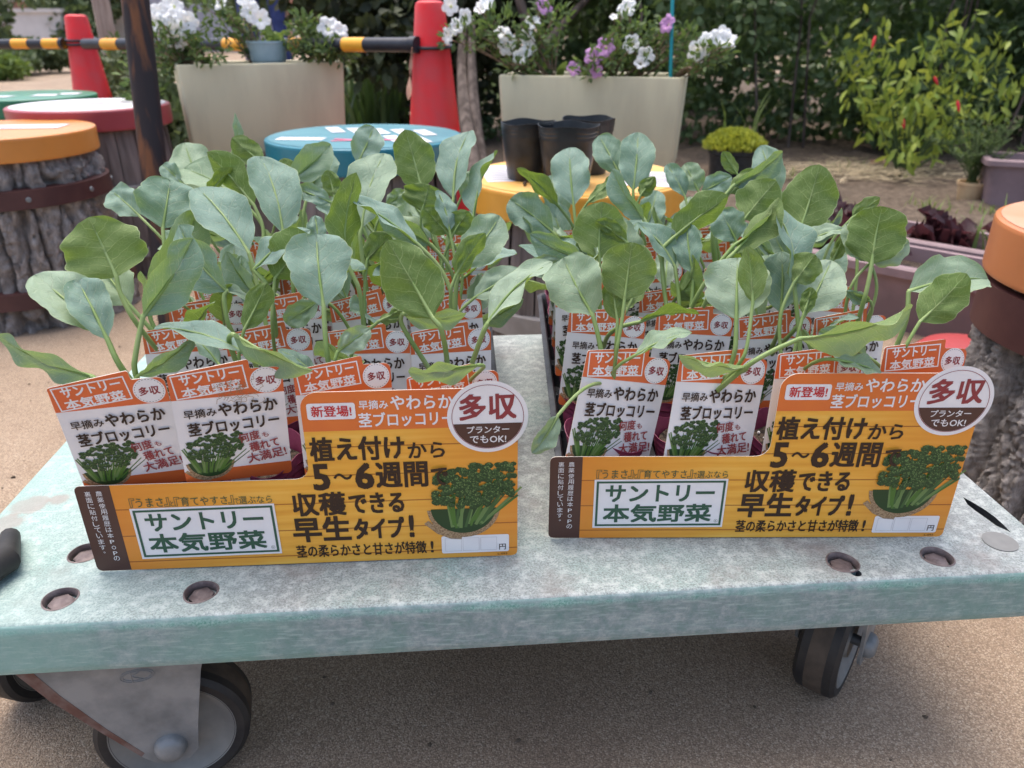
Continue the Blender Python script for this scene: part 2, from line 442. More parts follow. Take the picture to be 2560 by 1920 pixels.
M['wood_wall'] = pm('timber_wall', L3(170, 128, 108), L3(148, 106, 90), 6, .8, stretch=(4, 4, .2)); M['roof'] = pm('slate_roof', L3(96, 92, 92), L3(116, 110, 108), 6, .7)
M['glass'] = pm('window_glass', L3(60, 66, 72), L3(72, 78, 84), 3, .12)
M['navy'] = pm('navy_cloth', L3(42, 56, 104), L3(52, 66, 116), 30, .85); M['skin'] = pm('skin', L3(196, 142, 118), L3(206, 152, 128), 20, .5); M['hair'] = pm('hair', L3(30, 24, 22), L3(44, 36, 32), 40, .5)
M['shoe'] = flat('shoe', L3(50, 46, 46))
M['dry_leaf'] = pm('dry_leaf', L3(172, 128, 108), L3(190, 150, 128), 40, .8)
M['stem_green'] = pm('stem_green', (.17, .26, .07, 1), (.24, .32, .12, 1), 30, .5)
def cabbage_leaf(name, top1, top2, und1, und2, vein_top, vein_und):
    t = NT(name)
    uv = t.n('ShaderNodeUVMap'); sx = t.n('ShaderNodeSeparateXYZ'); t.l(uv.outputs[0], sx.inputs[0])
    nz = t.n('ShaderNodeTexNoise'); t.l(uv.outputs[0], nz.inputs['Vector']); nz.inputs['Scale'].default_value = 5; nz.inputs['Detail'].default_value = 2
    oi = t.n('ShaderNodeObjectInfo')
    s_ = sx.outputs[0]
    tt = t.math('ABSOLUTE', t.math('MULTIPLY_ADD', sx.outputs[1], 2, -1))
    wob = t.math('MULTIPLY_ADD', nz.outputs['Fac'], .10, -.05)
    # side veins: every 1/7 of the length, running outward and forward
    q = t.math('ADD', t.math('SUBTRACT', s_, t.math('MULTIPLY', t.math('POWER', tt, .8), .26)), wob)
    sgn = t.math('MULTIPLY', t.math('GREATER_THAN', sx.outputs[1], .5), .07)
    q = t.math('ADD', q, sgn)
    fr = t.math('FRACT', t.math('MULTIPLY', q, 6.5))
    dist = t.math('MINIMUM', fr, t.math('SUBTRACT', 1, fr))
    fade = t.math('MULTIPLY_ADD', tt, -.045, .058)
    v1 = t.math('SUBTRACT', 1, t.math('DIVIDE', dist, fade), clamp=True)
    mid = t.math('SUBTRACT', 1, t.math('DIVIDE', tt, t.math('MULTIPLY_ADD', s_, -.045, .06)), clamp=True)
    # fine net of small veins
    vo = t.n('ShaderNodeTexVoronoi', feature='DISTANCE_TO_EDGE'); t.l(uv.outputs[0], vo.inputs['Vector']); vo.inputs['Scale'].default_value = 13
    net = t.math('SUBTRACT', 1, t.math('MULTIPLY', vo.outputs['Distance'], 22), clamp=True)
    vein = t.math('MAXIMUM', t.math('MAXIMUM', v1, mid), t.math('MULTIPLY', net, .38), clamp=True)
    edge = t.math('GREATER_THAN', tt, .975)
    co = t.coord()
    n1 = t.noise(co, 40, 4)
    rv = oi.outputs['Random']
    topc = t.mix(t.math('MULTIPLY_ADD', n1, .7, t.math('MULTIPLY_ADD', rv, .9, -.45), clamp=True), top1, top2)
    undc = t.mix(t.math('MULTIPLY_ADD', n1, .6, t.math('MULTIPLY_ADD', rv, .9, -.4), clamp=True), und1, und2)
    topc = t.mix(t.math('MULTIPLY', vein, .72), topc, vein_top)
    undc = t.mix(t.math('MULTIPLY', vein, .85), undc, vein_und)
    topc = t.mix(t.math('MULTIPLY', edge, .5), topc, (.52, .60, .34, 1)); undc = t.mix(t.math('MULTIPLY', edge, .5), undc, (.52, .60, .34, 1))
    spk = t.ramp(t.noise(co, 380, 3, .6), [(.69, (0, 0, 0, 1)), (.74, (.55, .55, .55, 1))]); topc = t.mix(spk, topc, (.62, .68, .60, 1))
    blm = t.ramp(t.noise(co, 22, 6, .7), [(.62, (0, 0, 0, 1)), (.78, (.45, .45, .45, 1))]); topc = t.mix(blm, topc, (.36, .46, .42, 1)); undc = t.mix(blm, undc, (.26, .30, .08, 1))
    geo = t.n('ShaderNodeNewGeometry')
    col = t.mix(geo.outputs['Backfacing'], topc, undc)
    t.bump(t.math('ADD', t.math('MULTIPLY', vein, -1), t.math('MULTIPLY', t.noise(co, 230, 4, .6), .9)), .55, .0011)
    t.set(col, .62, 0, .22)
    tr = t.n('ShaderNodeBsdfTranslucent'); t.l(t.mix(t.math('MULTIPLY', vein, .5), (.24, .36, .04, 1), (.42, .52, .16, 1)), tr.inputs[0])
    ms = t.n('ShaderNodeMixShader'); ms.inputs[0].default_value = .30
    t.l(t.bsdf.outputs[0], ms.inputs[1]); t.l(tr.outputs[0], ms.inputs[2]); t.l(ms.outputs[0], t.out.inputs[0])
    return t.mat
M['leaf'] = cabbage_leaf('broccoli_leaf', (.185, .29, .235, 1), (.285, .40, .345, 1), (.12, .185, .06, 1), (.175, .24, .095, 1), (.50, .57, .43, 1), (.38, .47, .20, 1))
M['leaf_pale'] = cabbage_leaf('broccoli_leaf_pale', (.27, .37, .255, 1), (.36, .46, .35, 1), (.18, .26, .105, 1), (.23, .31, .14, 1), (.52, .59, .42, 1), (.42, .51, .25, 1))
# ------------------------------------------------------------------ leaf clouds
def leaf_arrays(pos, dirs, size, aspect, seed, fold=.25):
    """pos N,3  dirs N,3 (leaf axis)  -> V, F(quads): each leaf two folded halves"""
    rg = np.random.default_rng(seed)
    N = len(pos)
    d = dirs / np.linalg.norm(dirs, axis=1, keepdims=True)
    a = rg.normal(size=(N, 3)); a[:, 2] += .0
    s = np.cross(d, a); s /= np.linalg.norm(s, axis=1, keepdims=True) + 1e-9
    n = np.cross(s, d)
    flip = np.where(n[:, 2:3] < 0, -1, 1); n = n * flip; s = s * flip
    L = size * rg.uniform(.7, 1.25, (N, 1)); W = L * aspect * .5
    bend = rg.uniform(-.25, .1, (N, 1)) * L
    b = pos; tip = pos + d * L + n * bend
    m1 = pos + d * L * .35; m2 = pos + d * L * .72 + n * bend * .4
    up = n * W * fold
    V = np.stack([b, m1 + s * W + up, m2 + s * W * .8 + up, tip, m2 - s * W * .8 + up, m1 - s * W + up, m1, m2], 1)
    F0 = np.array([[0, 6, 1, 1], [6, 7, 2, 1], [7, 3, 2, 2], [0, 5, 6, 6], [5, 4, 7, 6], [4, 3, 7, 7]])
    tri = np.array([[0, 6, 1], [6, 7, 1], [7, 2, 1], [7, 3, 2], [0, 5, 6], [5, 4, 6], [4, 7, 6], [4, 3, 7]])
    F = (np.arange(N)[:, None, None] * 8 + tri[None]).reshape(-1, 3)
    return V.reshape(-1, 3), F
def blob_points(blobs, n, seed, shell=.55):
    rg = np.random.default_rng(seed)
    vol = np.array([b[1][0] * b[1][1] * b[1][2] for b in blobs]) ** .75
    idx = rg.choice(len(blobs), n, p=vol / vol.sum())
    C = np.array([tuple(b[0]) for b in blobs])[idx]; S = np.array([b[1] for b in blobs])[idx]
    dr = rg.normal(size=(n, 3)); dr /= np.linalg.norm(dr, axis=1, keepdims=True)
    r = rg.uniform(0, 1, (n, 1)) ** (1 / 3) * (1 - shell) + shell * rg.uniform(.75, 1.0, (n, 1))
    return C + dr * S * r, dr
def cloud(name, mat, parent, blobs, n, size, aspect=.55, seed=1, droop=.0, shell=.55, clipz=0.0):
    pos, dr = blob_points(blobs, n, seed, shell)
    rg = np.random.default_rng(seed + 7)
    d = dr * .6 + rg.normal(size=pos.shape) * .7; d[:, 2] -= droop
    keep = pos[:, 2] > clipz
    V, F = leaf_arrays(pos[keep], d[keep], size, aspect, seed + 3)
    return np_mesh(name, V, F, mat, parent)
def blades(name, mat, parent, roots, h, lean, wd, seed=1, seg=4):
    rg = np.random.default_rng(seed); V, F = [], []
    for r in roots:
        a = rg.uniform(0, 2 * math.pi); ln = lean * rg.uniform(.3, 1.2); hh = h * rg.uniform(.6, 1.2)
        d = np.array([math.cos(a), math.sin(a), 0]); s = np.array([-d[1], d[0], 0]); b = len(V)
        for k in range(seg + 1):
            t = k / seg
            p = np.array(r) + d * ln * t * t * hh + np.array([0, 0, hh * (t - .25 * ln * t * t)])
            wk = wd * (1 - t ** 2) * .5 + 2e-4
            V += [p - s * wk, p + s * wk]
            if k: F.append([b + 2 * k - 2, b + 2 * k - 1, b + 2 * k + 1, b + 2 * k])
    return np_mesh(name, np.array(V), np.array(F), mat, parent)
# ------------------------------------------------------------------ setting
random.seed(4)
def sheet(name, pts, z, mat, sub=1, amp=0, label=None):
    m = MB()
    if sub == 1: m.add([(x, y, z) for x, y in pts], [tuple(range(len(pts)))])
    else:
        (x0, y0), (x1, y1) = pts
        nx = ny = sub
        vs = []
        for j in range(ny + 1):
            for i in range(nx + 1):
                x, y = x0 + (x1 - x0) * i / nx, y0 + (y1 - y0) * j / ny
                e = min(1, min(i, nx - i, j, ny - j) / 2)
                vs.append((x + .03 * noise.noise((x * 6, y * 6, 1)), y + .03 * noise.noise((x * 6, y * 6, 9)), z + e * amp * max(0, .35 + .5 * noise.noise((x * 9, y * 9, 0)) + .35 * noise.noise((x * 31, y * 31, 3)))))
        m.add(vs, [(j * (nx + 1) + i, j * (nx + 1) + i + 1, (j + 1) * (nx + 1) + i + 1, (j + 1) * (nx + 1) + i) for j in range(ny) for i in range(nx)])
    o = m.build(name, mat, smooth=True, ang=180)
    return tag(o, label, kind='structure')
sheet('ground', [(-160, -40), (160, -40), (160, 260), (-160, 260)], 0, M['ground'], label='tan fine gravel paving under the cart and far path')
sheet('soil_bed', [(-.35, 1.75), (8.5, 9.5)], .004, M['soil'], 150, .045, label='brown garden soil bed on the right')
gm = MB(); rq = random.Random(8)
for k in range(420):
    x, y = rq.uniform(-1.3, 1.0), rq.uniform(.35, 1.6); s_ = rq.uniform(.0009, .0028)
    gm.lathe([(s_ * .7, -.0003), (s_, s_ * .5), (s_ * .4, s_)], (x, y, 0), n=5, wob=lambda r, z, a, i: (r * (1 + .3 * math.sin(2 * a + k)), z))
tag(gm.build('loose_grit', M['soil'], smooth=False), 'loose crumbs of grit scattered on the paving', kind='stuff')
# ------------------------------------------------------------------ hand cart
CO, CYAW = Vector((-.017, .670, 0)), math.atan(.079)
cart = thing('hand_cart', CO, 'low platform hand cart with worn grey-green plastic deck on casters', 'hand cart', rot=(0, 0, CYAW))
ZB, ZT = .160, .205
LX, LY = .4125, .252
def rrect(hx, hy, r, n=8):
    out = []
    for cx, cy, a0 in ((hx - r, hy - r, 0), (-hx + r, hy - r, 90), (-hx + r, -hy + r, 180), (hx - r, -hy + r, 270)):
        for k in range(n + 1):
            a = R(a0 + 90 * k / n); out.append((cx + r * math.cos(a), cy + r * math.sin(a)))
    return out
def cart_local(px, py, zw=ZT):
    p = G(px, py, zw) - Vector((CO.x, CO.y, zw)); c, s = math.cos(-CYAW), math.sin(-CYAW)
    return (p.x * c - p.y * s, p.x * s + p.y * c)
HOLES = [cart_local(150, 1497), cart_local(502, 1480), cart_local(212, 1383), cart_local(2106, 1406), cart_local(2343, 1392)]
PLUG = cart_local(2500, 1355)
import bmesh
def deck():
    m = MB(); lay = []
    prof = [(.012, -.045), (.004, -.044), (.0012, -.0425), (0, -.038), (0, -.036), (0, -.010), (0, -.0078), (.0005, -.0030), (.0017, -.0012), (.0030, -.0003), (.0045, 0)]
    for ins, z in prof: lay.append([(x, y, z) for x, y in rrect(LX - ins, LY - ins, .030 - ins * .6)])
    n = len(lay[0])
    for l in lay: m.v += l
    for i in range(len(lay) - 1):
        for k in range(n): m.f.append([i * n + k, i * n + (k + 1) % n, (i + 1) * n + (k + 1) % n, (i + 1) * n + k]); m.m.append(0)
    m.f.append(list(range(n - 1, -1, -1))); m.m.append(0)
    outer = [Vector(p) for p in lay[-1]]
    loops, depths = [], []
    def circ(c, r, k): return [Vector((c[0] + r * math.cos(-2 * math.pi * q / k), c[1] + r * math.sin(-2 * math.pi * q / k), 0)) for q in range(k)]
    for h in HOLES: loops.append(circ(h, .0112, 32)); depths.append(.0065)
    loops.append(circ(cart_local(2140, 1432), .0040, 14)); depths.append(.006)
    a_, b_ = Vector((*cart_local(2470, 1240), 0)), Vector((*cart_local(2540, 1330), 0)); a_.x = min(a_.x, .386); b_.x = min(b_.x, .393); b_.y = min(b_.y, a_.y - .05); d = b_ - a_; s = Vector((d.y, -d.x, 0)).normalized()
    top = [a_ + d * t + s * .006 * math.sin(math.pi * t) * (1 + .3 * math.sin(9 * t)) for t in (0, .2, .4, .6, .8)]; bot = [a_ + d * t - s * .004 * math.sin(math.pi * t) for t in (1, .8, .6, .4, .2)]
    lp = top + bot
    if sum(lp[i].x * lp[(i + 1) % 10].y - lp[(i + 1) % 10].x * lp[i].y for i in range(10)) > 0: lp = lp[::-1]
    loops.append(lp); depths.append(.03)
    base = len(m.v) - n
    idx = list(range(base, base + n)); k0 = len(m.v)
    for l in loops: m.v += [tuple(p) for p in l]
    idx += list(range(k0, len(m.v)))
    bm = bmesh.new(); bv = [bm.verts.new(m.v[i]) for i in idx]; bm.verts.index_update(); s0 = 0
    for c in [n] + [len(l) for l in loops]:
        for i in range(c): bm.edges.new((bv[s0 + i], bv[s0 + (i + 1) % c]))
        s0 += c
    bmesh.ops.triangle_fill(bm, use_beauty=True, use_dissolve=False, edges=bm.edges[:], normal=(0, 0, 1))
    bm.verts.index_update()
    for fc in bm.faces:
        f = [v.index for v in fc.verts]
        if fc.normal.z < 0: f = f[::-1]
        m.f.append([idx[i] for i in f]); m.m.append(0)
    bm.free()
    q = k0
    for l, dp in zip(loops, depths):
        nf0 = len(m.f); c = len(l); w0 = len(m.v); m.v += [(p.x, p.y, -dp) for p in l]
        for i in range(c): m.f.append([q + (i + 1) % c, q + i, w0 + i, w0 + (i + 1) % c]); m.m.append(0)
        m.f.append([w0 + i for i in range(c)][::-1]); m.m.append(0)
        if dp != .0065: m.m[nf0:] = [1] * (len(m.f) - nf0)  # slot and small hole coloured black inside, standing in for their shade
        q += c
    o = m.build('deck', [M['deck'], M['tray']], cart, local=True, ang=32); o.location = (0, 0, ZT)
deck()
for i, (hx, hy) in enumerate(HOLES):
    b = MB()
    b.lathe([(.0086, -.0063), (.0086, -.0030), (.0078, -.0025)], (hx, hy, ZT), n=6, M=Matrix.Rotation(.4 + i, 3, 'Z'))
    b.lathe([(.0109, -.0063), (.0098, -.0042), (.0104, -.0008), (.0112, .0006), (.0121, .0003), (.0123, -.0006)], (hx, hy, ZT), n=30, caps=False, wob=lambda r, z, a, k: (r * (1 + .03 * math.sin(3 * a + i)), z))
    b.build('bolt', [M['bolt']], cart, local=True)
b = MB(); b.lathe([(.0125, -.001), (.0125, .0007), (.0, .0008)], (PLUG[0], PLUG[1], ZT), n=30); b.build('plug', M['rim'], cart, local=True)
# rubber corner of the folded handle on the left end
hb = cart_local(-22, 1462)
b = MB()
pts = [(hb[0] - .03, hb[1] - .03, ZT + .004), (hb[0] - .004, hb[1] - .012, ZT + .012), (hb[0] + .006, hb[1] + .012, ZT + .012), (hb[0] - .01, hb[1] + .05, ZT + .006)]
b.tube(pts, [.008, .011, .011, .007], 12)
b.tube([(hb[0] - .03, hb[1] + .0, ZT + .012), (hb[0] - .012, hb[1] + .004, ZT + .016)], [.014, .009], 12)
b.build('handle_bracket', M['tyre'], cart, local=True)
hb2 = cart_local(-6, 1235)
b = MB(); b.tube([(hb2[0] - .02, hb2[1], ZT + .01), (hb2[0] - .003, hb2[1] + .005, ZT + .01)], [.014, .011], 12)
b.build('handle_bracket', M['tyre'], cart, local=True)
def caster(x, y, rz, emblem=False):
    """swivel caster; axle along local y, wheel centre .058 above the ground"""
    rot = Matrix.Rotation(rz, 4, 'Z')
    f = MB()
    pl = [(-.086, .157), (.042, .157), (.033, .128), (.0225, .075), (.019, .050), (.011, .0415), (0, .039), (-.011, .0415), (-.020, .050), (-.0445, .086), (-.070, .125)]
    for y0 in (-.0290, .0262): f.prism(pl, y0, y0 + .0028)
    f.box((-.02, 0, .1575), (.125, .062, .004))
    f.lathe([(.020, .150), (.034, .153), (.036, .156)], (-.022, 0, 0), n=24)
    fo = f.build('caster', M['steel'], cart, local=True, ang=30)
    fo.matrix_local = Matrix.Translation((x, y, 0)) @ rot
    Ry = Matrix.Rotation(R(90), 3, 'X')
    t = MB(); t.lathe([(.046, -.0175), (.0535, -.0185), (.0575, -.0150), (.058, -.008), (.058, .008), (.0575, .0150), (.0535, .0185), (.046, .0175)], (0, 0, .058), Ry, 56, caps=False)
    for fi in range(len(t.f)):
        if 56 * 3 <= fi < 56 * 4: t.m[fi] = 1
    t.build('tyre', [M['tyre'], M['tread']], fo, local=True)
    r = MB(); r.lathe([(.0, -.013), (.014, -.0135), (.018, -.017), (.021, -.011), (.036, -.0105), (.0425, -.0155), (.0468, -.0180), (.0472, .0180), (.0425, .0155), (.036, .0105), (.021, .011), (.014, .015), (0, .015)], (0, 0, .058), Ry, 56)
    r.build('rim', M['rim'], fo, local=True)
    a = MB()
    a.lathe([(.0, -.0375), (.007, -.037), (.0105, -.0345), (.0118, -.0318), (.0122, -.0288)], (0, 0, .058), Ry, 28)
    a.lathe([(.0122, .0288), (.0118, .0318), (.0105, .0345), (.007, .037), (0, .0375)], (0, 0, .058), Ry, 28)
    a.tube([(0, -.03, .058), (0, .03, .058)], .005, 10)
    a.build('axle', M['steel'], fo, local=True)
    rs = MB(); rs.prism([(-.086, .1565), (-.070, .125), (-.0445, .086), (-.022, .053), (-.0195, .056), (-.040, .088), (-.062, .127), (-.076, .1565)], -.0293, -.0289)
    rs.build('rust_edge', M['steel_rust'], fo, local=True)
    if emblem:
        e = MB(); cx, cz = -.010, .1335
        for rx, rz_ in ((.0118, .0058), (.0098, .0043)):
            e.tube([(cx + rx * math.cos(q * .2618), -.0291, cz + rz_ * math.sin(q * .2618)) for q in range(25)], .00045, 6)
        e.tube([(cx - .004, -.0291, cz - .0052), (cx - .004, -.0291, cz + .0052)], .0005, 6)
        e.tube([(cx + .005, -.0291, cz + .0052), (cx - .0036, -.0291, cz + .0002), (cx + .0055, -.0291, cz - .0050)], .0005, 6)
        e.build('emblem', M['steel'], fo, local=True)
    return fo
def cl(X, Y):
    p = Vector((X - CO.x, Y - CO.y)); c, s = math.cos(-CYAW), math.sin(-CYAW); return (p.x * c - p.y * s, p.x * s + p.y * c)
c1 = cl(-.272, .4505); caster(c1[0], c1[1], R(10), True)
c2 = cl(.298, .548); caster(c2[0], c2[1], R(228))
c3 = cl(-.435, .545); caster(c3[0], c3[1], R(70))
c4 = cl(.24, .86); caster(c4[0], c4[1], R(30))
# ------------------------------------------------------------------ stools
def seat_on_stump(px, py, wpx, D, label, seat, kind, top, band=None, group='resin topped stump stools', seed=0, th=.046, flare=.10, twist=0.0, base_d=None):
    z = D * FPX / wpx
    c = P(px, py, z); zt = c.z; rad = D / 2
    t = thing('stump_stool' if kind == 'bark' else 'barrel_stool', (c.x, c.y, 0), label, 'stool', group)
    s = MB()
    prof = [(rad * .9, zt - th), (rad - .003, zt - th), (rad - .0008, zt - th + .0012), (rad, zt - th + .004), (rad, zt - th + .006), (rad, zt - .007), (rad, zt - .005), (rad - .0010, zt - .0018), (rad - .004, zt - .0003), (rad - .006, zt)]
    s.lathe(prof, (c.x, c.y, 0), n=72)
    s.build('seat', seat, t)
    bz = zt - th
    if kind == 'bark':
        nA, nH = (380, 150) if seed == 11 else (260, 100); vs, fs = [], []
        rr = (base_d or D * .93) / 2
        for j in range(nH + 1):
            h = j / nH; zz = bz * h
            for k in range(nA):
                a = 2 * math.pi * k / nA
                wa = a + .22 * noise.noise((math.cos(a) * 2, math.sin(a) * 2, zz * 6 + seed)) + .05 * noise.noise((math.cos(a) * 9, math.sin(a) * 9, zz * 22 + seed))
                kf = 4.8; dv = noise.voronoi(Vector((math.cos(wa) * kf, math.sin(wa) * kf, zz * 2.8 + seed)))[0]
                cr_ = max(0, min(1, (dv[1] - dv[0]) / .17)); cr_ = cr_ * cr_ * (3 - 2 * cr_)
                n2 = noise.noise(Vector((math.cos(a) * 11, math.sin(a) * 11, zz * 30 + seed)))
                n3 = noise.noise(Vector((math.cos(a) * 30, math.sin(a) * 30, zz * 45 + seed)))
                n4 = noise.noise(Vector((math.cos(a) * 60, math.sin(a) * 60, zz * 130 + seed)))
                lob = 1 + flare * (1 - h) ** 2.2 * (1 + .5 * math.sin(3 * a + seed))
                r = rr * lob + .026 * cr_ - .018 + .006 * n2 + .006 * (.5 - abs(n3) * 2) + .0045 * (.4 - abs(n4) * 2)
                if h > .93: r -= (h - .93) / .07 * rr * .06
                vs.append((c.x + r * math.cos(a), c.y + r * math.sin(a), zz))
        for j in range(nH):
            for k in range(nA): fs.append((j * nA + k, j * nA + (k + 1) % nA, (j + 1) * nA + (k + 1) % nA, (j + 1) * nA + k))
        b = MB(); b.add(vs, fs); b.build('bark_trunk', M['bark'], t, ang=180)
        for bz0, bh in (band or ()):
            fr = rr * (1 + flare * (1 - bz0 / bz) ** 2.2) + .017
            g = MB(); g.lathe([(fr, bz0), (fr + .003, bz0 + .001), (fr + .001, bz0 + bh - .001), (fr - .002, bz0 + bh)], (c.x, c.y, 0), n=72); g.build('band', M['band_brown'], t)
            for a in (-100, -60, -140, -20, 200):
                sc_ = MB(); aa = R(a + seed * 7); d = Vector((math.cos(aa), math.sin(aa), 0))
                sc_.tube([Vector((c.x, c.y, bz0 + bh * .5)) + d * (fr + .001), Vector((c.x, c.y, bz0 + bh * .5)) + d * (fr + .0045)], [.0055, .004], 12); sc_.build('screw', M['steel'], t)
    else:
        b = MB(); n = 22; rr = rad * .90
        for k in range(n):
            a0, a1 = 2 * math.pi * (k + .03) / n, 2 * math.pi * (k + .97) / n
            jut = rnd(-.003, .003)
            ring = []
            for h in (0, .25, .5, .75, 1):
                bul = rr * (1 + .05 * math.sin(math.pi * h)) + jut
                for a, q in ((a0, -.004), ((a0 + a1) / 2, .0012), (a1, -.004)): ring.append((c.x + (bul + q) * math.cos(a), c.y + (bul + q) * math.sin(a), bz * h))
            b.add(ring, [(i * 3 + j, i * 3 + j + 1, i * 3 + j + 4, i * 3 + j + 3) for i in range(4) for j in range(2)])
        b.lathe([(rr * .93, 0.002), (rr * .97, bz * .5), (rr * .93, bz - .001)], (c.x, c.y, 0), n=44)
        b.build('staves', M['stave'], t, ang=25)
        for bz0, bh in (band or ()):
            fr = rr * (1 + .05 * math.sin(math.pi * bz0 / bz)) + .006
            g = MB(); g.lathe([(fr, bz0), (fr + .003, bz0 + .001), (fr + .003, bz0 + bh - .001), (fr, bz0 + bh)], (c.x, c.y, 0), n=72); g.build('band', M['band_grey'], t)
    # printed paper under the clear top
    if top:
        for kind_, mat_, items in [(k_, m_, g_) for k_, m_, its in top for g_ in ([its] if k_ == 'bars' else [[q_] for q_ in its])]:
            g = MB()
            for it in items:
                cx, cy, w_, h_, rot = it
                zz = zt + {'disc': .0006, 'quad': .0011, 'bars': .0015}[kind_] + .0003 * (mat_ == 'print_pink')
                cr, sr = math.cos(R(rot)), math.sin(R(rot))
                if kind_ == 'disc':
                    k0 = len(g.v); g.add([(c.x + cx + w_ * math.cos(q * math.pi / 24), c.y + cy + h_ * math.sin(q * math.pi / 24), zz) for q in range(48)], [tuple(range(48))])
                else:
                    q4 = [(-w_ / 2, -h_ / 2), (w_ / 2, -h_ / 2), (w_ / 2, h_ / 2), (-w_ / 2, h_ / 2)]
                    g.add([(c.x + cx + x * cr - y * sr, c.y + cy + x * sr + y * cr, zz) for x, y in q4], [(0, 1, 2, 3)])
            g.build('printed_panel', M[mat_], t, smooth=False)
    return t, c, zt
bars = lambda x0, y0, n, w_, h_, dy, rot: [(x0 + dy * math.sin(R(rot)) * -k + rnd(-.006, .006), y0 + k * dy * math.cos(R(rot)), w_ * rnd(.7, 1), h_, rot) for k in range(n)]
ys, yc, yz = seat_on_stump(1438, 437, 549, .36, 'barrel stool with glossy yellow resin seat carrying black pots', M['seat_yellow'], 'barrel',
    [('disc', 'yellow_top', [(0, 0, .1735, .1735, 0)]), ('quad', 'print_white', [(-.115, .01, .075, .15, 8), (.115, -.04, .075, .13, -12)]),
     ('bars', 'print_dark', bars(-.115, -.05, 7, .05, .004, .017, 8)), ('bars', 'print_dark', bars(.112, -.085, 6, .05, .004, .016, -12))], band=[(.115, .036)])
seat_on_stump(913, 338, 488, .36, 'barrel stool with teal blue resin seat and white printed lines', M['seat_teal'], 'barrel',
    [('disc', 'teal_top', [(0, 0, .1735, .1735, 0)]), ('quad', 'print_white', [(-.105, -.055, .085, .036, -4)] ),
     ('bars', 'print_white', [(-.07 + .044 * k, .07 - .010 * k + d, .026, .085, 22) for k in range(5) for d in (0, -.095) if not (k < 3 and d < 0)]),
     ('bars', 'print_pink', [(-.02, -.07, .05, .008, -18), (-.02, -.082, .05, .008, 14), (.05, -.072, .07, .012, 0)])], band=[(.10, .03)])
seat_on_stump(224, 261, 374, .36, 'barrel stool with dull red seat under white printed disc', M['seat_red'], 'barrel',
    [('disc', 'print_white', [(0, 0, .170, .170, 0)]), ('bars', 'print_dark', bars(.0, -.06, 5, .16, .006, .03, 6))], band=[(.20, .022), (.05, .022)])
seat_on_stump(60, 237, 330, .36, 'bark stump stool with green resin seat, farthest left', M['seat_green'], 'bark',
    [('disc', 'seat_top', [(0, 0, .0, .0, 0)]), ('quad', 'print_white', [(-.05, -.07, .11, .05, 4), (.07, -.02, .06, .06, 12), (.11, .03, .05, .06, 12)])][1:], band=[(.24, .03)], seed=3)
seat_on_stump(-9, 322, 446, .36, 'bark stump stool with orange resin seat and brown bands at left edge', M['seat_orange'], 'bark',
    [('quad', 'print_white', [(.03, .03, .17, .07, 8)]), ('bars', 'print_dark', bars(.03, .02, 2, .12, .005, .02, 8))], band=[(.245, .036), (.052, .034)], seed=7)
seat_on_stump(2945, 574, 795, .36, 'bark stump stool with apricot resin seat beside the cart', M['seat_apricot'], 'bark',
    [('disc', 'seat_top', [(0, 0, .1735, .1735, 0)])], band=[(.222, .060)], seed=11, flare=.16, th=.066, base_d=.315)
# black pots on the yellow stool
def film_pot(px, py, z, rt, h, name, mat, label, group, seed):
    c = P(px, py, z); c.z = yz + .001
    t = thing(name, c, label, 'plant pot', group)
    b = MB(); n = 40; rb = rt * .72
    prof = [(rb * .96, .0), (rb, .002), (rb + (rt - rb) * .55, h * .55), (rb + (rt - rb) * .74, h * .76), (rt * .955, h * .79), (rt * .945, h * .83), (rt * .97, h * .85), (rt * .96, h * .89), (rt * .985, h * .91), (rt * .975, h * .95), (rt, h), (rt - .001, h), (rt * .95, h * .9), (rb + (rt - rb) * .5, h * .5), (rb * .97, .004)]
    b.lathe(prof, c, n=n, wob=lambda r, zz, a, i: (r * (1 + .02 * (zz / h) * math.sin(3 * a + seed) + .008 * math.sin(7 * a + seed * 2) * (zz / h)), zz + .0015 * (zz / h) ** 3 * math.sin(4 * a + seed)))
    b.build('pot_wall', mat, t)
    return t, c
g_ = 'black film pots on the yellow stool'
film_pot(1318, 424, 1.22, .043, .086, 'film_pot', M['black_pot'], 'empty black film pot, left of the three on the yellow stool', g_, 1)
film_pot(1417, 438, 1.17, .046, .088, 'film_pot', M['black_pot'], 'empty black film pot in front, dented rim, on the yellow stool', g_, 2)
film_pot(1468, 408, 1.27, .043, .086, 'film_pot', M['black_pot'], 'black film pot partly hidden behind the two others on yellow stool', g_, 4)
b = MB(); q = P(1372, 442, 1.19)
for k in range(70):
    p = Vector((q.x + random.gauss(0, .016), q.y + random.gauss(-.005, .010), yz + .003)); s = rnd(.001, .0038)
    b.lathe([(s * .6, -s), (s, 0), (s * .5, s)], (p.x, p.y, yz + .0012 + s), n=5)
tag(b.build('spilled_soil', M['potting_soil'], smooth=False), 'crumbs of brown soil spilled between the black pots', 'soil', kind='stuff')
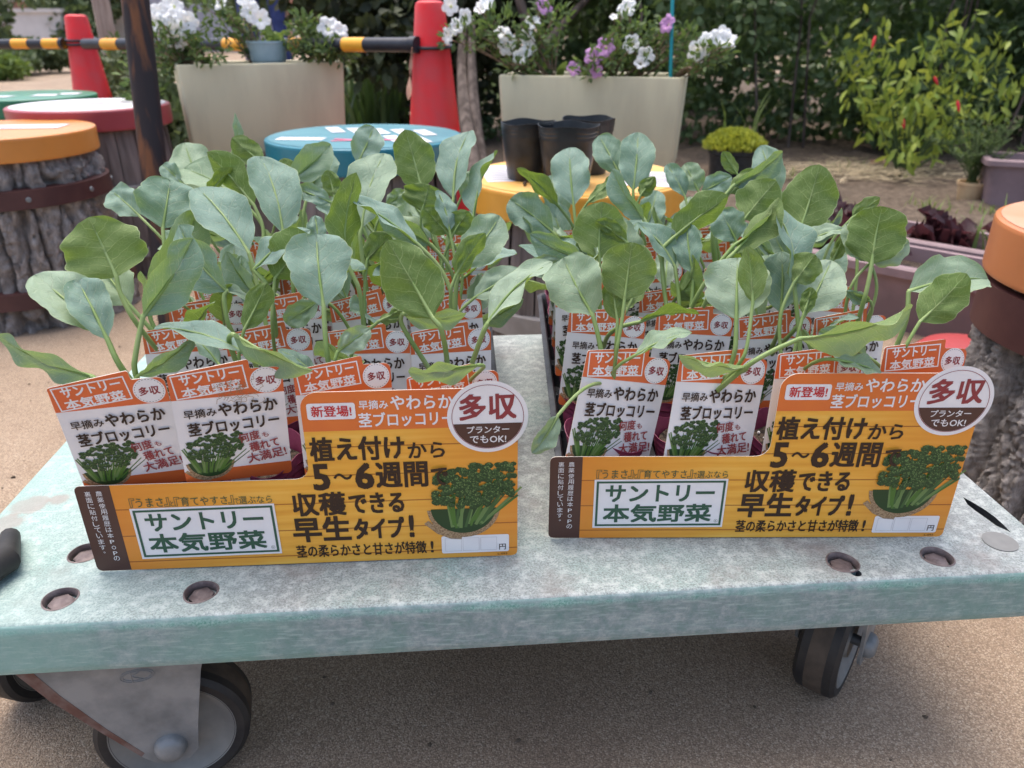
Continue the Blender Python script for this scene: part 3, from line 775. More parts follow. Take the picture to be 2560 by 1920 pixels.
# ------------------------------------------------------------------ cream planters on low stumps
def planter(A, B, ztop, h, depth, label):
    A, B = Vector((A.x, A.y, 0)), Vector((B.x, B.y, 0)); d = (B - A); W = d.length; a = math.atan2(d.y, d.x)
    c = (A + B) / 2 + Vector((-math.sin(a), math.cos(a), 0)) * depth / 2
    t = thing('flower_planter', (c.x, c.y, ztop - h), label, 'planter', 'cream planters of petunias', rot=(0, 0, a))
    b = MB(); r = .012
    def ring(ins, z): return [(x, y, z) for x, y in rrect(W / 2 - ins, depth / 2 - ins, max(.002, r - ins * .3), 5)]
    lay = [ring(.012, 0), ring(.010, .003), ring(.0, h - .005), ring(.0015, h - .001), ring(.004, h), ring(.010, h - .001), ring(.012, h - .006), ring(.014, h - .05)]
    n = len(lay[0])
    for l in lay: b.v += l
    for i in range(len(lay) - 1):
        for k in range(n): b.f.append([i * n + k, i * n + (k + 1) % n, (i + 1) * n + (k + 1) % n, (i + 1) * n + k]); b.m.append(0)
    b.f.append(list(range(n - 1, -1, -1))); b.m.append(0)
    b.build('planter_box', M['planter'], t, local=True)
    s = MB(); s.add([(x, y, h - .022) for x, y in rrect(W / 2 - .013, depth / 2 - .013, .01, 3)], [tuple(range(16))]); s.build('soil', M['potting_soil'], t, local=True, smooth=False)
    st = thing('planter_stand', (c.x, c.y, 0), 'dark round log stand under the %s' % label.split(' with')[0], 'stand', 'log stands under the planters')
    q = MB(); q.lathe([(.145, 0), (.135, .02), (.13, ztop - h - .012), (.125, ztop - h - .001)], (c.x, c.y, 0), n=40, wob=lambda r_, z_, a_, i: (r_ * (1 + .03 * math.sin(5 * a_) + .015 * math.sin(13 * a_)), z_)); q.build('log', M['trunk'], st)
    return t, c, a, W
zl = .479; zr = .460
pl_l = planter(P(438, 165, 1.85), P(860, 155, 2.0), zl, .215, .19, 'left cream planter with a slightly streaked front')
pl_r = planter(P(1244, 185, 1.80), P(1711, 207, 1.71), zr, .20, .19, 'right cream planter with smooth front behind the black pots')
def flower(m, c, d, r, seed, mi=0):
    """five lobed trumpet, opening along d"""
    d = Vector(d).normalized(); q = d.to_track_quat('Z', 'Y').to_matrix(); n = 30; rg = random.Random(seed)
    ph = rg.uniform(0, 6); vs = []; ringz = [(.06, -1.25), (.09, -.9), (.16, -.45), (.34, -.12), (.72, .02), (1.0, -.06 + rg.uniform(-.1, .1))]
    for rr, zz in ringz:
        for k in range(n):
            a = 2 * math.pi * k / n
            lobe = 1 - .16 * (rr > .5) * rr * (0.5 - .5 * math.cos(5 * a + ph)) ** 3 * 1.6
            wv = .09 * (rr > .5) * math.sin(10 * a + ph * 2)
            vs.append(Vector(c) + q @ Vector((rr * lobe * math.cos(a) * r, rr * lobe * math.sin(a) * r, (zz + wv) * r)))
    fs = [(i * n + k, i * n + (k + 1) % n, (i + 1) * n + (k + 1) % n, (i + 1) * n + k) for i in range(len(ringz) - 1) for k in range(n)]
    m.add(vs, fs, mi)
    for i in range(2 * n): m.m[-len(fs) + i] = 1
def petunia(base_pts, flowers, blobs, nleaf, label, group, seed, dry=.5, lsize=.02):
    t = thing('petunia_plant', (base_pts[0][0], base_pts[0][1], base_pts[0][2]), label, 'flowering plant', group)
    rg = random.Random(seed); s = MB()
    ends = [f[0] - Vector(f[1]).normalized() * f[2] * 1.2 for f in flowers] + [Vector(b[0]) + Vector((rg.uniform(-1, 1) * b[1][0], rg.uniform(-1, 1) * b[1][1], rg.uniform(-.2, 1) * b[1][2])) for b in blobs for _ in range(5)]
    tips = []
    for e in ends:
        b = Vector(min(base_pts, key=lambda q: (Vector(q) - e).length + rg.uniform(0, .1))); mid = (b + e) / 2 + Vector((rg.uniform(-.02, .02), rg.uniform(-.02, .02), rg.uniform(-.005, .03)))
        pts = [b.lerp(mid, k / 5).lerp(mid.lerp(e, k / 5), k / 5) for k in range(6)]
        s.tube(pts, [.0022, .002, .0018, .0015, .0013, .0012], 5); tips.append(pts)
    s.build('stems', M['dry_stem'], t)
    g = np.random.default_rng(seed); pos = []; dr = []
    for pts in tips:
        for k in range(max(3, nleaf // len(tips))):
            i = min(4, int(g.uniform(.8, 5))); p = pts[i].lerp(pts[i + 1], g.uniform()); pos.append(p[:]); v = g.normal(size=3); v[2] += .5; dr.append(v)
    bp, bd = blob_points(blobs, nleaf, seed, .2)
    pos = np.vstack([np.array(pos), bp]); dr = np.vstack([np.array(dr), bd + g.normal(size=bd.shape) * .6 + np.array([0, 0, .3])])
    V, F = leaf_arrays(pos, dr, lsize, .4, seed)
    np_mesh('foliage', V, F, M['petunia_leaf'], t)
    for i, f in enumerate(flowers):
        m = MB(); flower(m, f[0], f[1], f[2], seed * 31 + i); m.build('flower', [M[f[3] if len(f) > 3 else 'petal_white'], M['petal_tube']], t, ang=180)
    return t
rf = random.Random(9)
def fl(k, x, y, z, r=.022, dx=0, dz=0, m='petal_white'):
    s, ox = {'a': (4.096, 360), 'b': (4.608, 1000), 'c': (4.608, 1400)}[k]
    return (P(ox + x / s, y / s, z), (dx + rf.uniform(-.35, .35), -1 + rf.uniform(0, .3), .25 + dz + rf.uniform(-.3, .4)), r, m)
def loc(pl, fx, fy, dz=0.0):
    t, c, a, W = pl; return Vector((c.x + math.cos(a) * fx * W - math.sin(a) * fy, c.y + math.sin(a) * fx * W + math.cos(a) * fy, t.location.z + dz))
gl, gr_ = 'petunias in the left cream planter', 'petunias in the right cream planter'
hL, hR = .195, .18
w1 = [fl('a', x, y, 1.86, .026, dx, dz) for x, y, dx, dz in ((290, 50, .2, .3), (150, 130, -.3, 0), (255, 165, 0, 0), (340, 215, .2, -.2), (410, 190, .5, .2), (90, 235, -.4, .1), (330, 330, 0, -.6), (335, 420, 0, -.8), (200, 100, 0, .3), (460, 230, .6, 0))]
petunia([loc(pl_l, -.3, 0, hL), loc(pl_l, -.42, -.03, hL)], w1, [(P(425, 95, 1.88), (.07, .06, .04)), (P(400, 140, 1.86), (.05, .04, .05)), (P(520, 130, 1.88), (.05, .05, .03)), (P(360, 210, 1.9), (.05, .05, .09))], 420, 'petunia with a dense clump of white blooms at left end of left planter', gl, 21)
w2 = [fl('a', 770, 30, 1.92, .02, 0, .6), fl('a', 1050, 5, 1.92, .024), fl('a', 1090, 120, 1.92, .026), fl('a', 1190, 190, 1.92, .026, .4)]
petunia([loc(pl_l, -.02, 0, hL), loc(pl_l, .08, -.02, hL)], w2, [(P(530, 30, 1.92), (.05, .04, .05)), (P(560, 60, 1.92), (.04, .04, .04)), (P(628, 60, 2.06), (.03, .03, .03))], 190, 'tall sparse petunia with few white blooms, middle of left planter', gl, 22)
w3 = [fl('a', 1890, 280, 1.97, .03), fl('a', 2010, 300, 1.97, .024, .9, 0)]
petunia([loc(pl_l, .3, 0, hL), loc(pl_l, .42, -.02, hL)], w3, [(P(800, 125, 1.98), (.07, .05, .03)), (P(760, 80, 1.98), (.04, .04, .05)), (P(850, 130, 1.97), (.04, .04, .03))], 380, 'bushy petunia with one white bloom at right end of left planter', gl, 23)
w4 = [fl('b', x, y, 1.8, .021, dx, dz) for x, y, dx, dz in ((575, 75, 0, 0), (760, 195, .7, .3), (640, 300, -.3, 0), (540, 410, -.9, 0), (945, 80, -.5, .6), (1010, 30, .3, .4), (1525, 245, -.2, .7), (1250, 470, -.3, 0), (1465, 430, .2, .3), (1215, 545, -.4, -.4), (1490, 530, .2, -.2), (1385, 640, 0, 0), (1180, 360, 0, .8))]
w4.append(fl('b', 1655, 55, 1.8, .024, 0, .6, 'petal_pink'))
petunia([loc(pl_r, -.36, 0, hR), loc(pl_r, -.22, -.02, hR)], w4, [(P(1170, 95, 1.8), (.07, .05, .035)), (P(1250, 75, 1.8), (.07, .05, .05)), (P(1330, 110, 1.8), (.06, .05, .04)), (P(1380, 50, 1.8), (.05, .05, .04)), (P(1300, 165, 1.8), (.06, .05, .02))], 420, 'sprawling petunia with many white blooms at left end of right planter', gr_, 24)
w5 = [fl('c', 760, 85, 1.75, .024, -.8, .2), fl('c', 620, 190, 1.75, .010, 0, .8), fl('c', 520, 540, 1.74, .024, 0, .2, 'petal_pink'), fl('c', 390, 640, 1.74, .024, -.5, 0, 'petal_pink'), fl('c', 160, 790, 1.76, .018, 0, 0, 'petal_pink'), fl('c', 820, 500, 1.74, .022, -.4, 0), fl('c', 990, 640, 1.74, .022, .3, 0), fl('c', 1225, 270, 1.72, .022, -.9, .2, 'petal_pink'), fl('c', 420, 820, 1.74, .016, 0, -.5, 'petal_pink'), fl('c', 930, 720, 1.74, .016, 0, 0)]
petunia([loc(pl_r, -.05, 0, hR), loc(pl_r, .1, -.02, hR), loc(pl_r, .22, 0, hR)], w5, [(P(1590, 90, 1.74), (.05, .05, .07)), (P(1530, 140, 1.74), (.05, .05, .05)), (P(1640, 120, 1.79), (.05, .05, .06)), (P(1480, 170, 1.76), (.05, .05, .03)), (P(1715, 90, 1.79), (.03, .03, .04))], 420, 'withered petunia with mauve pink blooms in middle of right planter', gr_, 25)
w6 = [fl('c', 1925, 440, 1.66, .026, .3, 0), fl('c', 1820, 450, 1.66, .022, 0, .2), fl('c', 1670, 450, 1.66, .018, -.8, .2), fl('c', 1600, 590, 1.66, .026, -.3, -.2), (fl('c', 1870, 400, 1.67, .020))]
petunia([loc(pl_r, .42, 0, hR)], w6, [(P(1780, 140, 1.66), (.045, .04, .025)), (P(1725, 110, 1.75), (.02, .03, .035)), (P(1750, 165, 1.66), (.03, .03, .015))], 150, 'petunia trailing over right end of right planter with white bloom cluster', gr_, 26)
b = MB(); q = P(1677, 205, 1.742); b.tube([q + Vector((0, .0, -.02)), P(1683, -60, 1.70)], .0042, 10)
tag(b.build('garden_stake', M['stake'], loc=q), 'teal plastic garden stake standing in the right planter', 'garden stake')
b = MB(); q = P(1373, 190, 1.87); b.tube([q + Vector((0, 0, -.02)), P(1373, 148, 1.86)], .0038, 10)
tag(b.build('garden_stake', M['stake'], loc=q), 'short pale blue stake tip among leaves in the right planter', 'garden stake')
q = P(672, 150, 2.0); bpz = zl - .026
t = thing('pale_blue_pot', (q.x, q.y, bpz), 'pale blue ribbed plastic pot set in the left cream planter', 'plant pot')
b = MB(); b.lathe([(.036, 0), (.040, .02)] + [(.040 + .010 * k / 8 + .0006 * (k % 2), .02 + .05 * k / 8) for k in range(1, 9)] + [(.0525, .071), (.0525, .076), (.050, .076), (.044, .03)], (q.x, q.y, bpz), n=44); b.build('pot_wall', M['blue_pot'], t)
q2 = P(745, 85, 1.94); cl_ = cloud('leafy_sprig', M['grass'], None, [(Vector((q.x + .02, q.y, bpz + .082)), (.03, .02, .018))], 40, .03, .45, 5); tag(cl_, 'small green sprig growing in the pale blue pot', 'seedling')
# broad green leaves at the foot of the right planter's plants
b = MB()
for px0, py0, px1, py1 in ((1372, 192, 1360, 150), (1390, 192, 1418, 152), (1360, 192, 1310, 178), (1395, 192, 1408, 168)):
    a_, e_ = P(px0, py0, 1.86), P(px1, py1, 1.84); d = e_ - a_; s = d.cross(Vector((0, 1, .4))).normalized() * .010
    b.add([a_, a_.lerp(e_, .35) + s, a_.lerp(e_, .75) + s * .8, e_, a_.lerp(e_, .75) - s * .8, a_.lerp(e_, .35) - s, a_.lerp(e_, .35) + Vector((0, .003, 0)), a_.lerp(e_, .75) + Vector((0, .003, 0))], [(0, 6, 1), (6, 7, 2, 1), (7, 3, 2), (0, 5, 6), (5, 4, 7, 6), (4, 3, 7)])
tag(b.build('rosette_plant', M['grass'], loc=P(1372, 192, 1.86)), 'small rosette of smooth green leaves in the right planter', 'plant')
# ------------------------------------------------------------------ cones and bar
def cone(px, py, z, h, label):
    tp = P(px, py, z); c = Vector((tp.x, tp.y, 0)); h = tp.z
    t = thing('traffic_cone', c, label, 'traffic cone', 'red traffic cones')
    rb = .034 + .0985 * h
    b = MB(); b.lathe([(rb, .018), (rb - .002, .03), (.0355, h - .012), (.033, h - .005), (.027, h - .0015), (.018, h)], c, n=48); b.build('cone_body', M['red_cone'], t)
    q = MB(); pts = rrect(.135, .135, .03, 5); n = len(pts)
    q.add([(c.x + x, c.y + y, zz) for zz in (0, .018) for x, y in pts], [tuple(range(n - 1, -1, -1)), tuple(range(n, 2 * n))] + [(k, (k + 1) % n, n + (k + 1) % n, n + k) for k in range(n)]); q.build('base_plate', M['red_cone'], t)
    return c, h, lambda zz: .034 + .0985 * (h - zz)
ca_, ha, ra = cone(188, 36, 2.57, .6, 'red traffic cone in front of the pale post on the left')
cb_, hb_, rb_ = cone(1074, 1, 1.83, .6, 'red traffic cone between the two cream planters')
def striped_bar(A, B, rad, label, bounds, ringA=None, ringB=None):
    t = thing('barrier_bar', A, label, 'barrier bar', 'black and yellow cone bars')
    d = (B - A); L = d.length; u = d / L; k = 0; x = 0
    segs = []
    for i in range(len(bounds) - 1): segs.append((bounds[i], bounds[i + 1], i % 2))
    blk = MB(); blk.tube([A, A + d * .5, A + d * .985, A + d * .9851, A + d], [rad, rad, rad, rad * 1.15, rad * 1.15], 18); blk.build('black_tube', M['black_plastic'], t)
    for a, e, c in segs:
        if c: y = MB(); y.tube([A + d * a, A + d * e], rad * 1.035, 18); y.build('yellow_sleeve', M['yellow_bar'], t)
    for c, rr, zz, n in filter(None, (ringA, ringB)):
        for k in range(n):
            q = MB(); q.tube([Vector((c.x + (rr + .006) * math.cos(a * math.pi / 16), c.y + (rr + .006) * math.sin(a * math.pi / 16), zz + .024 * k + .004 * math.sin(a * math.pi / 16))) for a in range(33)], .004, 8); q.build('cone_loop', M['black_plastic'], t)
    return t
A1 = P(-330, 112, 2.75); B1 = P(160, 109, 2.57)
bd = lambda xs: xs
striped_bar(A1, B1, .0155, 'black and yellow striped bar left of the left cone', [0, .2, .28, .36, .43, .50, .56, .625, .690, .755, .82, .905, 1.0][:0] + [0, .1, .17, .27, .34, .44, .51, .61, .685, .755, .834, .905, 1.0], None, (ca_, ra(B1.z), B1.z, 1))
A2 = P(212, 110, 2.50); B2 = P(1044, 112, 1.83)
def frac(px):   # where along the bar a photo column meets it
    lo, hi = 0, 1
    for _ in range(40):
        mdl = (lo + hi) / 2; p = A2.lerp(B2, mdl); zc = p.y * CS + (HC - p.z) * SN
        if 1280 + FPX * p.x / zc < px: lo = mdl
        else: hi = mdl
    return lo
striped_bar(A2, B2, .0165, 'black and yellow striped bar between the two red cones', [0] + [frac(x) for x in (260, 300, 372, 390, 470, 505, 565, 618, 730, 760, 862, 915)] + [1.0], (ca_, ra(A2.z) , A2.z + .012, 1), (cb_, rb_(B2.z), B2.z - .004, 1))
# dried leaf caught on the bar end
b = MB(); a_, e_ = P(1030, 118, 1.80), P(1021, 250, 1.80); pts = []
n = 8
for k in range(n + 1):
    tt = k / n; p = a_.lerp(e_, tt); wv = .0012 if tt < .25 else .0105 * math.sin(math.pi * min(1, (tt - .2) / .8)) ** .7 + .0012
    ang = tt * 3; s = Vector((math.cos(ang), math.sin(ang) * .6, 0)); pts += [p - s * wv, p + Vector((0, .004, 0)), p + s * wv]
b.add(pts, [(k * 3 + j, k * 3 + j + 1, k * 3 + j + 4, k * 3 + j + 3) for k in range(n) for j in range(2)])
tag(b.build('dry_leaf', M['dry_leaf'], loc=a_), 'curled dry brown leaf dangling beside the right red cone', 'leaf')
# ------------------------------------------------------------------ posts
b = MB(); a_ = P(330, -70, 1.40); g0 = G(432, 836, 0); ext = a_ + (a_ - g0) * .9
b.tube([g0, a_, ext], .0245, 24)
tag(b.build('iron_post', M['iron'], loc=g0), 'dark rusty iron post standing behind the left stools', 'post')
b = MB(); a_ = P(243, -40, 3.3); g0 = Vector((a_.x - .03, a_.y + .05, 0)); up = (a_ - g0); ang = Matrix.Rotation(.5, 3, 'Z')
for s0, s1 in ((0, 1.9),):
    p0, p1 = g0 + up * s0, g0 + up * s1; hw = .034
    cs = [ang @ Vector((x, y, 0)) for x, y in ((-hw, -hw), (hw, -hw), (hw, hw), (-hw, hw))]
    b.add([p0 + q for q in cs] + [p1 + q for q in cs], [(3, 2, 1, 0), (4, 5, 6, 7)] + [(k, (k + 1) % 4, 4 + (k + 1) % 4, 4 + k) for k in range(4)])
tag(b.build('wooden_post', M['wood_post'], loc=g0, smooth=False), 'pale square wooden post behind the left red cone', 'post')
# ------------------------------------------------------------------ right hand garden
hg = thing('hedge', (2.6, 3.9, 0), 'dense dark green leafy hedge along the back of the garden bed', 'hedge')
rg = np.random.default_rng(3); bl = []
for k in range(130):
    x = rg.uniform(.2, 5.4); bl.append((Vector((x, 3.75 + rg.uniform(-.12, .75) + .10 * math.sin(x * 3), rg.uniform(.12, 1.5))), (rg.uniform(.2, .34), rg.uniform(.14, .24), rg.uniform(.16, .28))))
cloud('foliage', M['hedge_leaf'], hg, bl, 44000, .048, .64, 5, .25, .5, .02)
s = MB(); rr = random.Random(2)
for k in range(22):
    x = rr.uniform(.4, 5.0); y = 3.7 + rr.uniform(-.15, .3); s.tube([(x, y, 0), (x + rr.uniform(-.08, .08), y + rr.uniform(-.1, .1), .6), (x + rr.uniform(-.2, .2), y + rr.uniform(-.15, .05), 1.5)], [.007, .005, .002], 6)
s.build('stems', M['trunk'], hg)
# chili plant
def chili():
    bz = FG(1948, 388); t = thing('chili_plant', bz, 'tall chili pepper plant with drooping yellow-green leaves and red peppers', 'plant')
    s = MB(); rr = random.Random(5); z0 = bz.y * CS + HC * SN; tips = []
    for (x, y) in ((1850, 60), (1900, 110), (1870, 170), (1960, 90), (2010, 60), (2060, 130), (2120, 90), (1930, 200), (1990, 190), (2060, 200), (1900, 250), (2000, 260), (2050, 300), (1950, 320), (2075, 90), (1820, 110), (2190, 60), (2210, 150), (2160, 130), (2180, 230), (1800, 80), (2120, 20), (2100, 230), (1880, 30), (2050, 30), (1840, 200)):
        e = FP(x, y, z0 + rr.uniform(-.25, .2)); mid = bz.lerp(e, .5) + Vector((rr.uniform(-.04, .04), 0, .06))
        pts = [bz.lerp(mid, k / 6).lerp(mid.lerp(e, k / 6), k / 6) for k in range(7)]; s.tube(pts, [.0045, .004, .0035, .003, .0022, .0018, .0012], 6); tips.append(pts)
    s.build('stems', M['herb'], t)
    g = np.random.default_rng(8); pos, dr = [], []
    for pts in tips:
        for k in range(31):
            i = min(5, int(2 + 4 * g.uniform() ** .7)); p = pts[i].lerp(pts[i + 1], g.uniform()) + Vector((g.normal() * .035, g.normal() * .035, g.normal() * .025)); pos.append(p[:]); v = g.normal(size=3) * .6; v[2] -= .75; dr.append(v)
    V, F = leaf_arrays(np.array(pos), np.array(dr), .053, .34, 12); np_mesh('foliage', V, F, M['chili_leaf'], t)
    for (x, y, x2, y2) in ((1891, 78, 1883, 105), (2018, 165, 2026, 185), (1950, 255, 1953, 278), (2068, 217, 2072, 243)):
        b = MB(); p0, p1 = FP(x, y, z0 - .2), FP(x2, y2, z0 - .2); b.tube([p0, p0.lerp(p1, .3), p0.lerp(p1, .7), p1], [.0035, .0068, .0055, .0015], 10); b.build('pepper', M['pepper'], t)
chili()
# moss-like sedum in a round dark pot
q = FG(1577, 392); t = thing('sedum_pot', q, 'round dark pot with a dome of bright yellow-green sedum', 'potted plant')
b = MB(); b.lathe([(.075, 0), (.085, .02), (.093, .108), (.10, .112), (.10, .128), (.090, .128), (.088, .11)], q, n=40); b.build('pot_wall', M['black_pot'], t)
rg = np.random.default_rng(4); pts = []
while len(pts) < 2600:
    x, y = rg.uniform(-1, 1, 2)
    if x * x + y * y < 1: pts.append((q.x + x * .112, q.y + y * .112, .125 + .055 * (1 - (x * x + y * y) ** 1.3)))
V, F = leaf_arrays(np.array(pts), np.column_stack([rg.normal(size=2600) * .5, rg.normal(size=2600) * .5, np.ones(2600)]), .028, .35, 6); np_mesh('sedum_dome', V, F, M['sedum'], t)
blades('grass_blades', M['grass'], t, [(q.x + rg.uniform(-.06, .08), q.y + rg.uniform(-.05, .05), .18) for _ in range(9)], .17, .8, .006, 3)
# herb in a small pale pot
q = FG(2091, 441); t = thing('herb_pot', q, 'small pale terracotta pot with a wispy grey-green herb', 'potted plant')
b = MB(); b.lathe([(.034, 0), (.037, .004), (.047, .066), (.050, .068), (.050, .078), (.045, .078), (.043, .06)], q, n=36); b.build('pot_wall', M['terracotta'], t)
s = MB(); rr = random.Random(6); pos, dr = [], []
for k in range(34):
    e = q + Vector((rr.uniform(-.17, .17), rr.uniform(-.12, .12), rr.uniform(.16, .34))); a_ = q + Vector((rr.uniform(-.02, .02), rr.uniform(-.02, .02), .07)); md = a_.lerp(e, .5) + Vector((0, 0, .04)); pts = [a_.lerp(md, j / 5).lerp(md.lerp(e, j / 5), j / 5) for j in range(6)]
    s.tube(pts, [.0014] * 6, 4)
    for j in range(36): i = rr.randrange(1, 5); p = pts[i].lerp(pts[i + 1], rr.random()); pos.append(p[:]); dr.append((rr.gauss(0, .7), rr.gauss(0, .7), .6))
s.build('stems', M['herb'], t); V, F = leaf_arrays(np.array(pos), np.array(dr), .022, .16, 9); np_mesh('foliage', V, F, M['herb'], t)
# mauve planters
def trough(c, yaw, L, W, h, label, plants, group='mauve plastic trough planters'):
    t = thing('trough_planter', c, label, 'planter', group, rot=(0, 0, yaw))
    b = MB()
    ring = lambda hx, hy, z, r: [(x, y, z) for x, y in rrect(hx, hy, r, 4)]
    lay = [ring(L / 2 - .03, W / 2 - .025, 0, .02), ring(L / 2 - .012, W / 2 - .010, h - .022, .02), ring(L / 2 + .004, W / 2 + .004, h - .020, .024), ring(L / 2 + .004, W / 2 + .004, h - .004, .024), ring(L / 2, W / 2, h, .022), ring(L / 2 - .016, W / 2 - .016, h, .014), ring(L / 2 - .018, W / 2 - .018, h - .035, .012)]
    n = len(lay[0])
    for l in lay: b.v += l
    for i in range(len(lay) - 1):
        for k in range(n): b.f.append([i * n + k, i * n + (k + 1) % n, (i + 1) * n + (k + 1) % n, (i + 1) * n + k]); b.m.append(0)
    b.f.append(list(range(n - 1, -1, -1))); b.m.append(0)
    b.build('trough', M['mauve'], t, local=True)
    s = MB(); s.add([(x, y, h - .030) for x, y in rrect(L / 2 - .017, W / 2 - .017, .012, 3)], [tuple(range(16))]); s.build('soil', M['potting_soil'], t, local=True, smooth=False)
    return t
d45 = R(-44)
tA = FG(2020, 640, .0); cA = Vector((.80, 1.56, 0)); cB = cA + Vector((.70, .72, 0)) * .235
trough(cA, d45, .64, .19, .135, 'long mauve plastic trough, nearer of two beside the cart', 0)
trough(cB, d45, .64, .19, .135, 'long mauve plastic trough, second behind the nearer one', 0)
trough(FG(2262, 455), R(-20), .46, .2, .17, 'mauve plastic planter box at the right edge by the herb pot', 0)
def lettuce(c, r, label, seed, n=16):
    t = thing('red_leaf_plant', c, label, 'plant', 'dark red leaf plants in the troughs'); g = np.random.default_rng(seed); V, F = [], []
    for k in range(n):
        a = g.uniform(0, 6.28); ln = r * g.uniform(.6, 1.15); el = g.uniform(.15, 1.1); d = np.array([math.cos(a) * math.cos(el), math.sin(a) * math.cos(el), math.sin(el)]); s = np.array([-math.sin(a), math.cos(a), 0]); up = np.cross(d, s) * -1; b0 = len(V)
        for i in range(6):
            for j in range(5):
                tt, ww = i / 5, (j - 2) / 2; wd = ln * .42 * math.sin(math.pi * (.12 + .8 * tt)) ** .7
                V.append(np.array(c) + d * ln * tt + s * ww * wd + up * (.012 * math.sin(7 * tt + 5 * ww + k) + .25 * ln * tt * (1 - tt) + .02 * abs(ww) * math.sin(9 * tt + k)))
        F += [[b0 + i * 5 + j, b0 + i * 5 + j + 1, b0 + i * 5 + j + 6, b0 + i * 5 + j + 5] for i in range(5) for j in range(4)]
    np_mesh('leaves', np.array(V), np.array(F), M['lettuce'], t, smooth=True)
def along(c, s, z=.107): return Vector((c.x + math.cos(d45) * s, c.y + math.sin(d45) * s, z))
lettuce(along(cA, -.20), .10, 'dark red leaf plant at far end of the nearer mauve trough', 1)
lettuce(along(cA, -.02), .07, 'small dark red leaf plant in the middle of the nearer trough', 2, 9)
lettuce(along(cB, -.23), .10, 'dark red leaf plant at far end of the second mauve trough', 3)
lettuce(along(cB, .02), .09, 'dark red leaf plant in middle of the second mauve trough', 4)
lettuce(along(cB, .2), .11, 'large dark red leaf plant at near end of the second trough', 5, 20)
q = along(cB, .12); tag(blades('grass_tuft', M['grass'], None, [(q.x + rnd(-.03, .03), q.y + rnd(-.03, .03), .105) for _ in range(9)], .13, .8, .008, 8), 'bright green grass tuft growing in the second mauve trough', 'grass tuft')
# red tub behind the stump
q = FG(2085, 818); t = thing('red_tub', q, 'red plastic tub partly hidden behind the right bark stump', 'tub')
b = MB(); b.lathe([(.095, 0), (.099, .02), (.095, .04), (.08, .055), (.05, .062), (0, .064)], q, n=36); b.build('tub_body', M['red_tub'], t)
# straw and grass on the soil
rg = np.random.default_rng(12); V, F = [], []
c0 = FG(1880, 388)
for k in range(900):
    x, y = c0.x + rg.normal() * .24, c0.y + rg.normal() * .12; a = rg.normal() * .5; l = rg.uniform(.03, .11); z = .03 + rg.uniform(0, .02); d = np.array([math.cos(a), math.sin(a), rg.normal() * .1]) * l; s = np.array([-math.sin(a), math.cos(a), 0]) * .0016; p = np.array([x, y, z]); b0 = len(V)
    V += [p - d / 2 - s, p - d / 2 + s, p + d / 2 + s, p + d / 2 - s]; F.append([b0, b0 + 1, b0 + 2, b0 + 3])
tag(np_mesh('straw_mulch', np.array(V), np.array(F), M['straw']), 'scattered dry straw mulch on the soil bed', 'straw', kind='stuff')
tufts = [(1760, 400), (1790, 380), (1850, 372), (1700, 395), (2040, 520), (2050, 470), (1830, 470), (2130, 470), (1810, 520), (2100, 530), (1640, 410), (1990, 460)]
rts = [FG(x, y) + Vector((rnd(-.05, .05), rnd(-.04, .04), .01)) for x, y in tufts for _ in range(16)]
tag(blades('weeds', M['grass'], None, rts, .055, 1.0, .004, 13), 'small green weeds sprouting from the soil bed', 'weeds', kind='stuff')
b = MB(); q = FG(1893, 365); b.lathe([(.0, 0), (.03, .004), (.035, .012)], q + Vector((0, 0, .02)), n=9, wob=lambda r, z, a, i: (r * (1 + .3 * math.sin(2 * a)), z + .01 * math.sin(3 * a))); tag(b.build('fallen_leaf', M['dry_leaf'], loc=q), 'fallen tan leaf lying on the soil before the hedge', 'leaf')
# ------------------------------------------------------------------ middle and far background
def bush(name, c, blobs, n, size, mat, label, cat, group=None, seed=1, asp=.6, trunk=None):
    t = thing(name, c, label, cat, group); cloud('foliage', mat, t, blobs, n, size, asp, seed, .2, .55, .01)
    s = MB(); rr = random.Random(seed)
    for b_ in (trunk or [(Vector((c[0], c[1], 0)), Vector(b[0]), .012) for b in blobs[:5]]):
        a_, e_, r = b_; md = a_.lerp(e_, .5) + Vector((rr.uniform(-.05, .05), 0, 0)); s.tube([a_.lerp(md, k / 4).lerp(md.lerp(e_, k / 4), k / 4) for k in range(5)], [r, r * .9, r * .8, r * .65, r * .5], 8)
    s.build('trunk', M['trunk'], t); return t
def B(*l): return [(FP(x, y, z), (rx, rx * .8, rz)) for x, y, z, rx, rz in l]
bush('dark_shrub', (-.12, 3.5, 0), B((780, 30, 3.6, .28, .22), (830, 90, 3.5, .25, .2), (880, 20, 3.7, .3, .3), (980, 60, 3.7, .25, .3), (1040, 30, 3.8, .3, .25), (1010, 150, 3.9, .25, .3), (960, 250, 3.9, .22, .2), (760, -30, 3.6, .4, .2), (1000, -60, 3.8, .6, .3)), 5200, .065, M['dark_leaf'], 'very dark broad shrub behind the right red cone', 'shrub', seed=31,
     trunk=[(FG(1030, 390), FP(1000, 60, 3.5), .035), (FG(1045, 380), FP(1020, 40, 3.4), .028), (FG(985, 370), FP(940, 30, 3.6), .03)])
bush('leaning_tree', FG(1235, 330), B((1160, -120, 3.9, .5, .3), (1300, -140, 4.0, .5, .3), (1060, -110, 4.1, .4, .3)), 2200, .07, M['hedge_leaf'], 'young tree with leaning grey trunk behind the right planter', 'tree', seed=32,
     trunk=[(FG(1245, 330), FP(1105, -60, 3.3), .034), (FP(1175, 100, 3.4), FP(1330, -60, 3.6), .02)])
